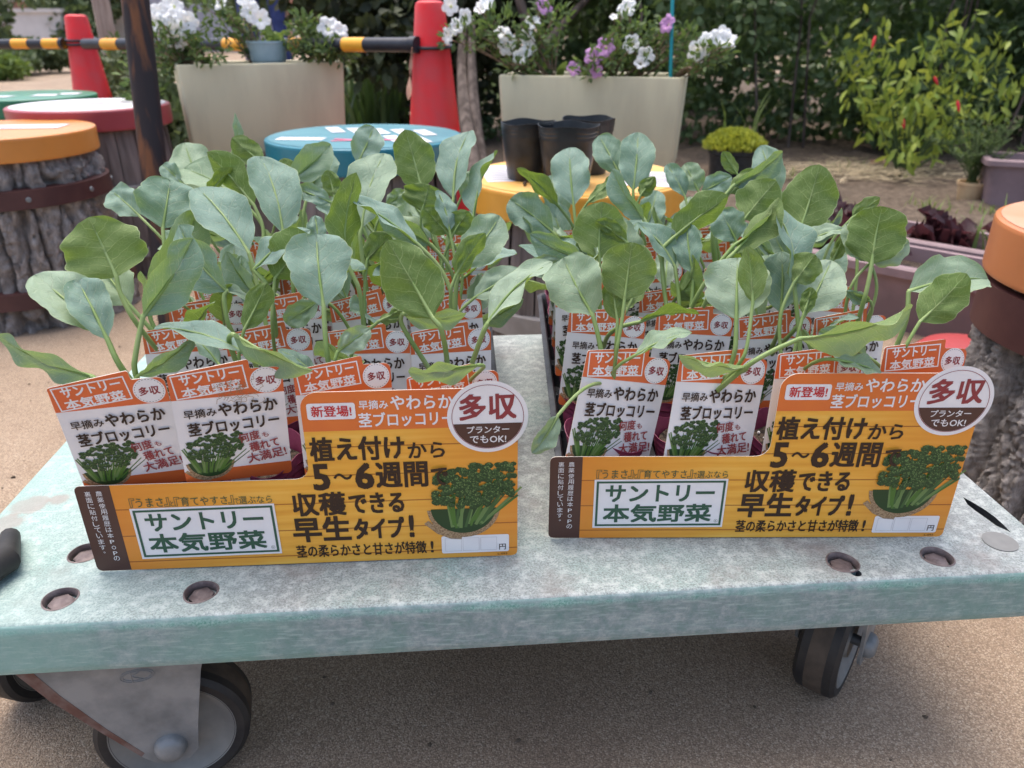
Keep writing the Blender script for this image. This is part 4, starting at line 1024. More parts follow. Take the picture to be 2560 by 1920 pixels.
bush('back_shrub', FG(1330, 300), B((1250, 60, 4.3, .35, .3), (1350, 40, 4.4, .35, .3), (1450, 70, 4.3, .35, .35), (1230, 180, 4.3, .3, .25), (1100, 250, 4.2, .25, .25), (1400, 150, 4.4, .4, .3), (1300, -40, 4.5, .6, .25), (1050, 330, 4.0, .2, .2)), 5200, .05, M['hedge_leaf'], 'olive green shrub filling the gap behind the right planter', 'shrub', seed=33)
t = thing('blade_leaf_clump', FG(820, 300), 'clump of tall dark strap leaves between the planter and the right cone', 'plant')
rg = np.random.default_rng(5); blades('leaves', M['blade'], t, [FG(rg.uniform(745, 890), rg.uniform(285, 320)) for _ in range(150)], .48, .35, .030, 17, 6)
bush('low_shrub', FG(330, 330), B((300, 180, 2.9, .14, .14), (330, 250, 2.75, .16, .12), (370, 200, 2.8, .16, .15), (270, 150, 3.1, .10, .12), (350, 300, 2.7, .14, .1), (395, 290, 2.65, .1, .12), (300, 300, 2.8, .12, .1)), 3200, .035, M['far_leaf'], 'low leafy shrub behind the rusty post', 'shrub', seed=35)
bush('back_hedge', (3.5, 5.6, 0), [(Vector((x_, 5.6 + .25 * math.sin(x_ * 2.1), z_)), (.5, .3, .4)) for x_ in np.arange(.6, 8.6, .5) for z_ in (.35, .85, 1.4)], 14000, .09, M['hedge_leaf'], 'second darker row of shrubs seen through gaps of the hedge', 'hedge', seed=61)
# far left: bushes along the path, wall, house, lawn
bush('path_bush', FG(30, 150), B((0, 118, 9.6, .45, .15), (50, 112, 9.8, .4, .16), (90, 118, 9.9, .36, .13), (118, 130, 10.2, .26, .08), (-60, 118, 9.6, .6, .16), (20, 135, 9.3, .35, .10)), 4200, .085, M['far_leaf'], 'grey-green bush beside the curving path, far left', 'bush', 'bushes along the path', 36)
bush('path_bush', FG(0, 158), B((5, 145, 8.6, .22, .12), (-30, 140, 8.6, .3, .18), (30, 147, 8.8, .18, .10)), 1500, .06, M['grass'], 'fresh green low bush at the corner of the path', 'bush', 'bushes along the path', 37)
bush('far_tree', FG(160, 118), B((150, 20, 13.5, .55, .45), (170, 60, 13.4, .5, .4), (200, -10, 13.8, .6, .5), (140, -40, 13.8, .8, .6), (165, 100, 13.3, .35, .3)), 3600, .14, M['far_leaf'], 'rounded green tree between the two far white walls', 'tree', 'far trees', 38)
bush('near_twig_tree', FG(-60, 200), B((-6, 30, 6.0, .09, .14), (-2, 80, 6.0, .07, .13), (-40, 40, 6.0, .2, .25), (40, -12, 6.1, .22, .07)), 420, .07, M['far_leaf'], 'thin branch of leaves hanging in at the upper left corner', 'tree', 'far trees', 39)
def house(x0, x1, yd, zt, dep, label, mat, cap=True, wins=(), roof=None, base=0):
    c = Vector(((x0 + x1) / 2, yd, 0)); t = thing('garden_wall' if roof is None else 'house', c, label, 'wall' if roof is None else 'house')
    b = MB(); b.box((c.x, yd + dep / 2, zt / 2), (x1 - x0, dep, zt)); b.build('wall_body', mat, t, smooth=False)
    if cap: q = MB(); q.box((c.x, yd + dep / 2, zt + .03), (x1 - x0 + .08, dep + .08, .06)); q.build('coping', M['wall_white'], t, smooth=False)
    for wx, wz, ww, wh in wins:
        f = MB(); f.box((wx, yd - .02, wz), (ww + .12, .05, wh + .12)); fo = f.build('window', M['wall_white'], t, smooth=False); g = MB(); g.box((wx, yd - .05, wz), (ww, .02, wh)); g.build('pane', M['glass'], fo, smooth=False)
    if roof is not None:
        q = MB(); e = .4; q.add([(x0 - e, yd - e, zt), (x1 + e, yd - e, zt), (x1 + e, yd + dep + e, zt), (x0 - e, yd + dep + e, zt), (x0 + 1, yd + dep / 2, zt + roof), (x1 - 1, yd + dep / 2, zt + roof)], [(0, 1, 5, 4), (2, 3, 4, 5), (1, 2, 5), (3, 0, 4), (3, 2, 1, 0)]); q.build('roof', M['roof'], t, smooth=False)
    return t
wz0 = FP(0, 27, 13.0); wz1 = FP(128, 27, 13.0); house(wz0.x - 1.5, wz1.x, wz0.y, wz0.z, .25, 'low white garden wall with coping, far left', M['wall_white'])
wz0 = FP(204, 26, 14.5); wz1 = FP(345, 26, 14.5); house(wz0.x, wz1.x, wz0.y, wz0.z, .25, 'low white garden wall behind the pale post', M['wall_white'])
a_, e_ = FP(-60, 20, 17), FP(118, 20, 17); house(a_.x - 1, e_.x, a_.y, 2.6, 4, 'timber clad shed above the far left wall', M['wood_wall'], False, [(a_.x + .8, 1.5, .8, .8)], 1.0)
a_, e_ = FP(322, 20, 18), FP(518, 20, 18); house(a_.x, e_.x, a_.y, 3.2, 5, 'pale grey rendered house far behind the left planter', M['wall_grey'], False, [((a_.x + e_.x) / 2, 2.2, 1.0, 1.0)], 1.6)
# lawn bank with dark under-storey behind
m_ = sheet('lawn', [(FP(540, 60, 9).x, 5.6), (9, 17)], -.02, M['herb'], 30, .06, label='green lawn behind the barrier bar'); m_['kind'] = 'structure'
rg = np.random.default_rng(77); rts = [(rg.uniform(-2.4, 1.5), rg.uniform(5.4, 8.5), 0) for _ in range(2600)]
tag(blades('meadow_grass', M['far_leaf'], None, rts, .22, .7, .012, 21, 3), 'long grass and wild plants on the lawn beyond the bar', 'grass', kind='stuff')
bush('broad_tree', (-.9, 9.5, 0), B((600, -10, 9.5, .9, .35), (680, -20, 9.5, .9, .4), (740, 0, 9.0, .7, .5), (560, -60, 10, 1.2, .6), (700, -80, 9.6, 1.4, .6)), 3400, .14, M['far_leaf'], 'spreading green tree shading the lawn beyond the bar', 'tree', 'far trees', 41, trunk=[(Vector((-1.35, 9.6, 0)), FP(610, -40, 9.6), .10), (Vector((-.5, 9.4, 0)), FP(720, -30, 9.4), .12)])
for k, (x, y, s, lb) in enumerate(((-16, 26, 2.4, 'wide far tree at the left end of the distant tree line'), (-10.5, 27, 2.2, 'far tree left of the grey house in the tree line'), (-5.5, 30, 2.6, 'far tree behind the grey house'), (-1.5, 22, 2.2, 'far tree behind the spreading tree'), (3, 20, 2.4, 'far tree behind the dark shrub'), (8, 19, 2.6, 'far tree behind the hedge middle'), (13, 20, 2.8, 'far tree behind the hedge right end'), (19, 22, 3.0, 'far tree at right end of the distant tree line'))):
    rr = random.Random(k); bl = [(Vector((x + rr.uniform(-1.6, 1.6) * s * .6, y + rr.uniform(-1, 1), rr.uniform(.5, 3.4))), (s * .6, s * .5, s * .42)) for _ in range(8)]
    bush('far_tree', (x, y, 0), bl, 1800, .30, M['far_leaf' if k < 4 else 'hedge_leaf'], lb, 'tree', 'far trees', 50 + k, trunk=[(Vector((x, y, 0)), Vector((x, y, 3.2)), .16)])
# person standing far off beyond the bar
def person():
    q = FP(571, 30, 5.2); c = Vector((q.x, q.y, 0)); t = thing('person', c, 'person in navy trousers standing far behind the left planter', 'person')
    bmv = {}
    V = [(0, 0, .93), (0, 0, 1.12), (0, .01, 1.33), (0, .0, 1.47), (0, -.01, 1.53), (0, -.02, 1.62), (0, -.01, 1.71), (-.10, 0, .88), (-.11, -.01, .50), (-.11, .02, .09), (-.12, -.12, .04), (.10, 0, .88), (.12, -.03, .50), (.12, .0, .09), (.13, -.14, .04), (-.18, .01, 1.38), (-.24, .02, 1.12), (-.22, -.10, .90), (-.20, -.16, .82), (.18, .01, 1.38), (.24, .02, 1.12), (.23, -.08, .88), (.22, -.13, .79)]
    Rr = [.15, .14, .16, .06, .055, .095, .085, .095, .065, .045, .04, .095, .065, .045, .04, .06, .045, .035, .03, .06, .045, .035, .03]
    E = [(0, 1), (1, 2), (2, 3), (3, 4), (4, 5), (5, 6), (0, 7), (7, 8), (8, 9), (9, 10), (0, 11), (11, 12), (12, 13), (13, 14), (2, 15), (15, 16), (16, 17), (17, 18), (2, 19), (19, 20), (20, 21), (21, 22)]
    hands = [(18, (-.20, -.20, .77), -1), (22, (.22, -.17, .74), 1)]
    for h, p, sg in hands:
        for f in range(5):
            a = len(V); dx = (f - 2) * .014
            V.append((p[0] + dx + (sg * -.03 if f == 0 else 0), p[1] - .01 * (f == 0), p[2] + .02 * (f == 0))); Rr.append(.012); E.append((h, a))
            V.append((p[0] + dx * 1.2 + (sg * -.035 if f == 0 else 0), p[1] - .015, p[2] - .04 - .008 * (f in (2, 3)))); Rr.append(.009); E.append((a, a + 1))
    me = bpy.data.meshes.new('body'); me.from_pydata(V, E, []); o = bpy.data.objects.new('body', me); COL.objects.link(o)
    md = o.modifiers.new('s', 'SKIN'); o.modifiers.new('d', 'SUBSURF').levels = 2
    for i, r in enumerate(Rr): me.skin_vertices[0].data[i].radius = (r, r * (.75 if i in (0, 1, 2) else 1))
    me.skin_vertices[0].data[0].use_root = True
    dg = bpy.context.evaluated_depsgraph_get(); dg.update(); n = bpy.data.meshes.new_from_object(o.evaluated_get(dg)); o.modifiers.clear(); o.data = n; n.name = 'body'
    for m in (M['skin'], M['navy'], M['shoe']): n.materials.append(m)
    for p in n.polygons:
        z, x = p.center.z, abs(p.center.x); p.material_index = 2 if z < .09 else (1 if (z < 1.47 and not (x > .165 and z < .98)) else 0); p.use_smooth = True
    o.parent = t; ORG[o.name] = c
    h = MB(); h.lathe([(.05, 1.60), (.10, 1.64), (.102, 1.70), (.075, 1.77), (0, 1.80)], (c.x, c.y + .015, 0), n=24); h.build('hair', M['hair'], t)
person()
# ------------------------------------------------------------------ lettering
TXT = {}
def glyphs(s, bold):
    if (s, bold) in TXT: return TXT[(s, bold)]
    c = bpy.data.curves.new('t', 'FONT'); c.body = s; c.size = 1; c.resolution_u = 2; c.offset = bold
    o = bpy.data.objects.new('t', c); COL.objects.link(o)
    dg = bpy.context.evaluated_depsgraph_get(); dg.update()
    me = bpy.data.meshes.new_from_object(o.evaluated_get(dg))
    v = np.array([(p.co.x, p.co.y) for p in me.vertices]); f = [tuple(p.vertices) for p in me.polygons]
    v[:, 0] -= v[:, 0].min(); v[:, 0] /= v[:, 0].max(); v[:, 1] -= v[:, 1].min(); v[:, 1] /= v[:, 1].max()
    bpy.data.objects.remove(o); bpy.data.curves.remove(c); bpy.data.meshes.remove(me)
    TXT[(s, bold)] = (v, f); return v, f
class Ink:                         # flat print on a card in its local x,z plane, facing -y
    def __init__(s, y=.0004): s.m, s.y = MB(), y
    def text(s, t, x0, x1, z0, z1, tilt=0, bold=.022, mi=0):
        v, f = glyphs(t, 0); e = bold * .85 * (z1 - z0); cx, cz = (x0 + x1) / 2, (z0 + z1) / 2; c, n = math.cos(R(tilt)), math.sin(R(tilt))
        for q, (sx, sz) in enumerate(((0, 0), (-1, -1), (1, -1), (1, 1), (-1, 1)) if bold > .01 else ((0, 0),)):
            vs = []
            for a, b in v:
                x, z = (a - .5) * (x1 - x0 - 2 * e) + sx * e, (b - .5) * (z1 - z0 - 2 * e) + sz * e; vs.append((cx + x * c - z * n, -s.y - q * 8e-6, cz + x * n + z * c))
            s.m.add(vs, f, mi)
    def poly(s, pts, mi=0, dy=0): s.m.add([(x, -s.y - dy, z) for x, z in pts], [tuple(range(len(pts)))], mi)
    def rect(s, x0, x1, z0, z1, r=0, tilt=0, mi=0, dy=0):
        cx, cz = (x0 + x1) / 2, (z0 + z1) / 2; hx, hz = (x1 - x0) / 2, (z1 - z0) / 2; c, n = math.cos(R(tilt)), math.sin(R(tilt))
        p = rrect(hx, hz, r, 4) if r else [(-hx, -hz), (hx, -hz), (hx, hz), (-hx, hz)]
        s.poly([(cx + x * c - z * n, cz + x * n + z * c) for x, z in p], mi, dy)
    def frame(s, x0, x1, z0, z1, th, tilt=0, mi=0):
        cx, cz = (x0 + x1) / 2, (z0 + z1) / 2; hx, hz = (x1 - x0) / 2, (z1 - z0) / 2; c, n = math.cos(R(tilt)), math.sin(R(tilt))
        q = [(-hx, -hz), (hx, -hz), (hx, hz), (-hx, hz)]; p = [(-hx + th, -hz + th), (hx - th, -hz + th), (hx - th, hz - th), (-hx + th, hz - th)]
        s.m.add([(cx + x * c - z * n, -s.y, cz + x * n + z * c) for x, z in q + p], [(k, (k + 1) % 4, 4 + (k + 1) % 4, 4 + k) for k in range(4)], mi)
    def disc(s, cx, cz, r, mi=0, n=40, a0=0, a1=360, dy=0): s.poly([(cx + r * math.cos(R(a0 + (a1 - a0) * k / n)), cz + r * math.sin(R(a0 + (a1 - a0) * k / n))) for k in range(n if a1 - a0 == 360 else n + 1)], mi, dy)
    def ring(s, cx, cz, r, th, mi=0, n=48, dash=0):
        for k in range(n):
            if dash and k % 2: continue
            a0, a1 = 2 * math.pi * k / n, 2 * math.pi * (k + 1) / n
            s.m.add([(cx + q * math.cos(a), -s.y, cz + q * math.sin(a)) for a, q in ((a0, r - th), (a0, r), (a1, r), (a1, r - th))], [(0, 3, 2, 1)], mi)
    def out(s, name, mats, parent):
        # faces turned to -y
        for i, f in enumerate(s.m.f):
            a, b, c = (Vector(s.m.v[f[j]]) for j in (0, len(f) // 3, 2 * len(f) // 3))
            if (b - a).cross(c - a).y > 0: s.m.f[i] = f[::-1]
        return s.m.build(name, mats, parent, smooth=False, local=True)
def veg_picture(x0, z0, w, h, y, seed, nf, parent):
    """printed picture: a basket of thin-stemmed broccoli"""
    rg = random.Random(seed); I = Ink(y); k = [0]
    def nxt(): k[0] += 1; return k[0] * 3.5e-7
    X = lambda a: x0 + a * w
    Z = lambda a: z0 + a * h
    el = [(.42 + .40 * math.cos(a), .40 + .40 * math.sin(a)) for a in [math.pi * (1.02 + .96 * j / 30) for j in range(31)]]
    I.poly([(X(a), Z(b)) for a, b in el], 4, nxt())
    I.poly([(X(.42 + (a - .42) * .90), Z(.41 + (b - .40) * .88)) for a, b in el], 0, nxt())
    I.poly([(X(-.02), Z(.20)), (X(.03), Z(.24)), (X(.14), Z(.12)), (X(.30), Z(.04)), (X(.40), Z(.03)), (X(.39), Z(-.03)), (X(.27), Z(-.02)), (X(.12), Z(.06))], 4, nxt())
    for j in range(30):
        t = rg.uniform(0, 1); bx, bz = .22 + .42 * t + rg.uniform(-.03, .03), .10 + .12 * abs(t - .4) + rg.uniform(0, .08); tx, tz = bx + (t - .35) * .55 + rg.uniform(-.05, .14), .55 + rg.uniform(-.08, .3); wd = rg.uniform(.010, .022)
        d = Vector((tx - bx, tz - bz)).normalized(); n = Vector((-d.y, d.x)) * wd
        I.poly([(X(bx - n.x), Z(bz - n.y)), (X(bx + n.x), Z(bz + n.y)), (X(tx + n.x * .6), Z(tz + n.y * .6)), (X(tx - n.x * .6), Z(tz - n.y * .6))], rg.choice((3, 3, 2, 1, 3)), nxt())
    heads = [(rg.uniform(.10, .98), rg.uniform(.42, .96)) for _ in range(nf)] + [(.12 + .1 * q, .55 + .05 * q) for q in range(5)]
    heads = [(a, b) for a, b in heads if b > .40 + .25 * abs(a - .5) and b < 1.02 - .25 * (1 - a) ** 2]
    heads.sort(key=lambda q: -q[1])
    for a, b in heads:
        R0 = rg.uniform(.030, .058)
        I.poly([(X(a + R0 * math.cos(q) * rg.uniform(.8, 1.1)), Z(b + R0 * .8 * math.sin(q) * rg.uniform(.8, 1.1))) for q in [.6 * j for j in range(10)]], 0, nxt())
        for _ in range(17):
            r = R0 * rg.uniform(0, 1) ** .5; an = rg.uniform(0, 6.28); px, pz = a + r * math.cos(an), b + r * .85 * math.sin(an); s = R0 * rg.uniform(.09, .20); up = math.sin(an) * r / R0
            mi = 2 if up + rg.uniform(-.5, .5) > .55 else (1 if up + rg.uniform(-.6, .6) > -.15 else 0); ph = rg.uniform(0, 1)
            I.poly([(X(px + s * math.cos(ph + 1.2566 * j)), Z(pz + s * math.sin(ph + 1.2566 * j))) for j in range(5)], mi, nxt())
    return I.out('printed_picture', [M['pic_dark'], M['pic_mid'], M['pic_light'], M['pic_stem'], M['pic_basket']], parent)
def card(poly, th, mats, faces=None):
    m = MB(); m.prism(poly, 0, th, 0, 1); return m
# ------------------------------------------------------------------ big printed boards
BW, BH, BL, XS = .305, .140, .073, .158
def arc(cx, cz, r, a0, a1, n=6): return [(cx + r * math.cos(R(a0 + (a1 - a0) * k / n)), cz + r * math.sin(R(a0 + (a1 - a0) * k / n))) for k in range(n + 1)]
def board(loc, yaw, lean, label):
    t = thing('sign_board', loc, label, 'sign board', 'printed sign boards in front of the trays', rot=(lean, 0, yaw))
    cx, cz, cr = .2845, .1180, .0268
    q0 = math.degrees(math.acos((BW - cx) / cr)); q1 = math.degrees(math.asin((BH - cz) / cr))
    outline = arc(.004, .004, .004, 180, 270, 3) + arc(BW - .004, .004, .004, 270, 360, 3) + arc(cx, cz, cr, -q0, 180 - q1, 22) + arc(XS + .014, BH - .012, .012, 90, 180) + arc(XS - .010 + .002, BL + .010, .010, 0, -90) + arc(.004, BL - .004, .004, 90, 180, 3)
    m = MB(); m.prism(outline, 0, .0006, 0, 1); bo = m.build('board', [M['board_wood'], M['paper_edge']], t, smooth=False, local=True)
    I = Ink(.00008); hz = .1105
    I.poly([(XS + .002, hz), (BW, hz), (BW, cz + cr * math.sin(R(q0))), (cx + cr * math.cos(R(q1)), BH)] + arc(XS + .014, BH - .012, .012, 90, 180)); I.out('header_panel', M['board_header'], t)
    I = Ink(.00008); I.poly([(.0239, 0), (.0239, BL)] + arc(.004, BL - .004, .004, 90, 180, 3) + arc(.004, .004, .004, 180, 270, 3)); I.out('side_panel', M['strip_brown'], t)
    I = Ink(.0003); I.disc(cx, cz, cr + .0008, n=60); I.out('badge', M['ink_white'], t)
    I = Ink(.0005); I.ring(cx, cz, cr - .0022, .0004, 0); hh = -.0048
    a = math.degrees(math.asin(hh / (cr - .0028))); I.disc(cx, cz, cr - .0028, 1, 30, 180 - a, 360 + a); I.text('多収', cx - .0195, cx + .0195, cz - .0020, cz + .0180, 1, .032, 0); I.out('badge_lettering', [M['ink_red'], M['strip_brown']], t)
    I = Ink(.0007); I.text('プランター', cx - .0145, cx + .0145, cz - .0122, cz - .0066, 0, .016); I.text('でもOK!', cx - .0125, cx + .0125, cz - .0200, cz - .0138, 0, .016); I.out('badge_note', M['ink_white'], t)
    I = Ink(.0003); I.text('早摘み', .1985, .2180, .1265, .1333, 0, .018); I.text('やわらか', .2195, .2612, .1255, .1362, 0, .022); I.text('茎ブロッコリー', .1975, .2612, .1128, .1240, 0, .022); I.out('title_lettering', M['ink_white'], t)
    I = Ink(.0003)
    for k, ch in enumerate('農薬使用履歴は本POPの'): z = .0645 - k * .00505; I.text(ch, .0137 if ord(ch) > 255 else .0144, .0180 if ord(ch) > 255 else .0174, z, z + (.0042 if ord(ch) > 255 else .0033), 0, .004)
    for k, ch in enumerate('裏面に貼付しています。'):
        z = .0645 - k * .00505
        if ch == '。': I.text(ch, .0078, .0092, z + .002, z + .0034, 0, .006)
        else: I.text(ch, .0062, .0104, z, z + .0042, 0, .004)
    I.out('side_lettering', M['ink_white'], t)
    I = Ink(.0003); I.rect(.1640, .1960, .1195, .1318, .0018); I.out('tag_panel', M['ink_white'], t); I = Ink(.0003); I.rect(.0335, .1330, .0098, .0535, 0, .3); I.out('logo_panel', M['ink_white'], t); I = Ink(.0003); I.rect(.2492, .2988, .0042, .0198, .0015); I.out('price_panel', M['ink_white'], t)
    I = Ink(.0005); I.text('新登場!', .1668, .1935, .1216, .1300, 0, .020); I.out('red_lettering', M['ink_bright_red'], t)
    I = Ink(.0005); I.frame(.0352, .1315, .0115, .0520, .0017, .3); I.text('サントリー', .0420, .1240, .0335, .0487, .3, .034); I.text('本気野菜', .0410, .1235, .0148, .0315, .3, .034)
    I.ring(.1275, .0160, .0014, .00018, n=24); I.text('R', .1270, .1280, .0153, .0167, 0, 0)
    for tx, x0, x1, sc_ in (('『', .0345, .0385, 1), ('うまさ', .0388, .0575, 1), ('』', .0578, .0618, 1), ('と', .0622, .0648, .62), ('『', .0650, .0690, 1), ('育てやすさ', .0694, .1015, 1), ('』', .1018, .1058, 1), ('で', .1062, .1090, .65), ('選ぶなら', .1092, .1322, .85)): I.text(tx, x0, x1, .0543, .0541 + .0078 * sc_, 0, .005)
    I.out('green_lettering', M['ink_green'], t)
    I = Ink(.0004)
    I.text('植え付け', .1625, .2270, .0868, .1062, 0, .032); I.text('から', .2290, .2545, .0872, .1000, 0, .026)
    I.text('5', .1620, .1740, .0632, .0850, 0, .045); I.text('〜', .1765, .1895, .0715, .0768, 0, .045); I.text('6', .1912, .2045, .0632, .0850, 0, .045); I.text('週間', .2055, .2420, .0636, .0848, 0, .030)
    I.text('収穫', .1455, .1830, .0418, .0618, 0, .030); I.text('できる', .1850, .2240, .0425, .0602, 0, .032)
    I.text('早生', .1430, .1845, .0190, .0412, 0, .036); I.text('タイプ', .1865, .2230, .0200, .0388, 0, .036); I.text('!', .2262, .2300, .0200, .0400, 0, .045)
    I.text('茎の柔らかさと甘さが特徴', .1435, .2380, .0052, .0165, 0, .018); I.text('!', .2410, .2432, .0056, .0160, 0, .03)
    I.y = .0020; I.text('で', .2440, .2560, .0650, .0800, 0, .030)
    I.out('brown_lettering', M['ink_brown'], t)
    I = Ink(.0005); I.text('円', .2915, .2965, .0060, .0112, 0, .012, 1); I.text('L-093', .2905, .2975, .0013, .0030, 0, 0, 1)
    for k in range(3): I.frame(.2518 + .0130 * k, .2638 + .0130 * k, .0062, .0178, .00018, 0, 0)
    I.out('price_box_print', [M['ink_grey'], M['ink_brown']], t)
    veg_picture(.2385, .0185, .0655, .0650, .0003, 5, 230, t)
    return t
YL, YR = math.atan(.062), R(.3)
OL, OR_ = Vector((-.3005, .4485, ZT + .001)), Vector((.028, .4885, ZT + .001))
board(OL, YL, R(1.0), 'orange printed sign board with round white badge, standing before the left seedling tray')
board(OR_, YR, R(1.0), 'orange printed sign board with round white badge, standing before the right seedling tray')
# ------------------------------------------------------------------ trays, pots
NX, NY, PX, PY = 4, 6, .0700, .0690
def tray_frame(which):
    if which == 'left': o, yaw, hw = OL, YL, BW / 2
    else: o, yaw, hw = OR_, YR, BW / 2
    c, s = math.cos(yaw), math.sin(yaw)
    base = Vector((o.x, o.y, ZT)) + Vector((c, s, 0)) * hw + Vector((-s, c, 0)) * .006
    return base, yaw
def tl(which, x, y, z=0):        # tray coordinates: x from its centre, y back from its front
    b, yaw = tray_frame(which); c, s = math.cos(yaw), math.sin(yaw); return Vector((b.x + x * c - y * s, b.y + x * s + y * c, ZT + z))
TW, TD, TH = NX * PX + .010, NY * PY + .010, .058
def tray(which):
    b, yaw = tray_frame(which)
    t = thing('seedling_tray', b, 'black plastic cell tray of seedlings on the %s half of the cart' % which, 'tray', 'black cell trays', rot=(0, 0, yaw))
    m = MB(); hx = TW / 2
    # outer wall with rolled rim
    def ring(i, z): return [(x, y + TD / 2, z) for x, y in rrect(hx - i, TD / 2 - i, .012, 4)]
    lay = [ring(.010, .0), ring(.003, TH - .006), ring(-.001, TH - .005), ring(-.002, TH - .001), ring(0, TH), ring(.003, TH), ring(.005, TH - .004), ring(.012, .003)]
    n = len(lay[0])
    for l in lay: m.v += l
    for i in range(len(lay) - 1):
        for k in range(n): m.f.append([i * n + k, i * n + (k + 1) % n, (i + 1) * n + (k + 1) % n, (i + 1) * n + k]); m.m.append(0)
    m.f.append(list(range(n - 1, -1, -1))); m.m.append(0); m.f.append([(len(lay) - 1) * n + k for k in range(n)]); m.m.append(0)
    m.build('tray_shell', M['tray'], t, local=True)
    g = MB()
    for i in range(1, NX): g.box(((i - NX / 2) * PX, TD / 2, TH - .016), (.005, TD - .012, .024))
    for j in range(1, NY): g.box((0, .005 + j * PY, TH - .0165), (TW - .012, .0049, .0228))
    for i in range(NX + 1):
        for j in range(NY + 1):
            x, y = (i - NX / 2) * PX, .005 + j * PY
            g.lathe([(.013, TH - .026), (.008, TH - .006), (.0055, TH - .0012), (.0, TH - .0006)], (max(-hx + .0135, min(hx - .0135, x)), max(.0135, min(TD - .0135, y)), 0), n=4, M=Matrix.Rotation(0, 3, 'Z'))
    g.build('cell_grid', M['tray'], t, local=True, ang=20)
tray('left'); tray('right')
POTS = []
for v in range(4):
    rg = random.Random(v); m = MB(); h = .066
    ph = [rg.uniform(0, 6) for _ in range(3)]
    def wob(r, z, a, i): k = (z / h) ** 3; return r * (1 + .045 * k * math.sin(3 * a + ph[0]) + .03 * k * math.sin(5 * a + ph[1])), z + .0035 * k * math.sin(4 * a + ph[2])
    m.lathe([(.0205, .001), (.024, .002), (.029, .04), (.0305, .050), (.0300, .052), (.0312, .054), (.0306, .057), (.0320, .059), (.0315, .062), (.0330, h), (.0325, h), (.0310, .060), (.0300, .052), (.029, .045)], (0, 0, 0), n=44, wob=wob)
    s = MB(); vs = [(0, 0, .056)]
    for r in (.010, .020, .0285):
        for k in range(18): a = 2 * math.pi * k / 18; vs.append((r * math.cos(a), r * math.sin(a), .0545 + .003 * noise.noise((r * 300 * math.cos(a), r * 300 * math.sin(a), v)) + .0015 * (r < .02)))
    s.add(vs, [(0, 1 + k, 1 + (k + 1) % 18) for k in range(18)] + [(1 + q * 18 + k, 1 + (q + 1) * 18 + k, 1 + (q + 1) * 18 + (k + 1) % 18, 1 + q * 18 + (k + 1) % 18) for q in (0, 1) for k in range(18)])
    # white grains in the compost
    for _ in range(16):
        r, a, z = rg.uniform(.006, .026), rg.uniform(0, 6.28), .0565; q = rg.uniform(.0006, .0014); s.lathe([(q * .6, z - q), (q, z), (q * .5, z + q)], (r * math.cos(a), r * math.sin(a), 0), n=5)
        for f in range(len(s.f) - 12, len(s.f)): s.m[f] = 1
    POTS.append((m, s))
NTH = ('front', 'second', 'third', 'fourth', 'fifth', 'back')
CTH = ('leftmost', 'second from left', 'third from left', 'rightmost')
pot_protos = []
for v, (m, s) in enumerate(POTS):
    t = thing('seedling_pot', (0, 0, 0), 'plum plastic pot', 'plant pot', 'plum seedling pots in the trays')
    m.build('pot_wall', M['pot'], t, local=True); s.build('soil', [M['potting_soil'], M['card_white']], t, local=True, ang=180); pot_protos.append(t)
used = set(); PLANTS = {}
rp = random.Random(17)
for w_ in ('left', 'right'):
    for j in range(NY):
        for i in range(NX):
            v = rp.randrange(4); o = pot_protos[v]
            if v in used: o = copy_tree(o)
            used.add(v)
            p = tl(w_, (i - 1.5) * PX + rp.uniform(-.0015, .0015), .005 + (j + .5) * PY + rp.uniform(-.0015, .0015), .005)
            o.location = p; o.rotation_euler = (0, 0, rp.uniform(0, 6.28))
            o['label'] = 'plum film pot, %s in the %s row of the %s tray' % (CTH[i], NTH[j], w_)
            PLANTS[(w_, i, j)] = p + Vector((0, 0, .055))
for v in range(4):
    if v not in used:
        for ch in list(pot_protos[v].children): bpy.data.objects.remove(ch)
        bpy.data.objects.remove(pot_protos[v])
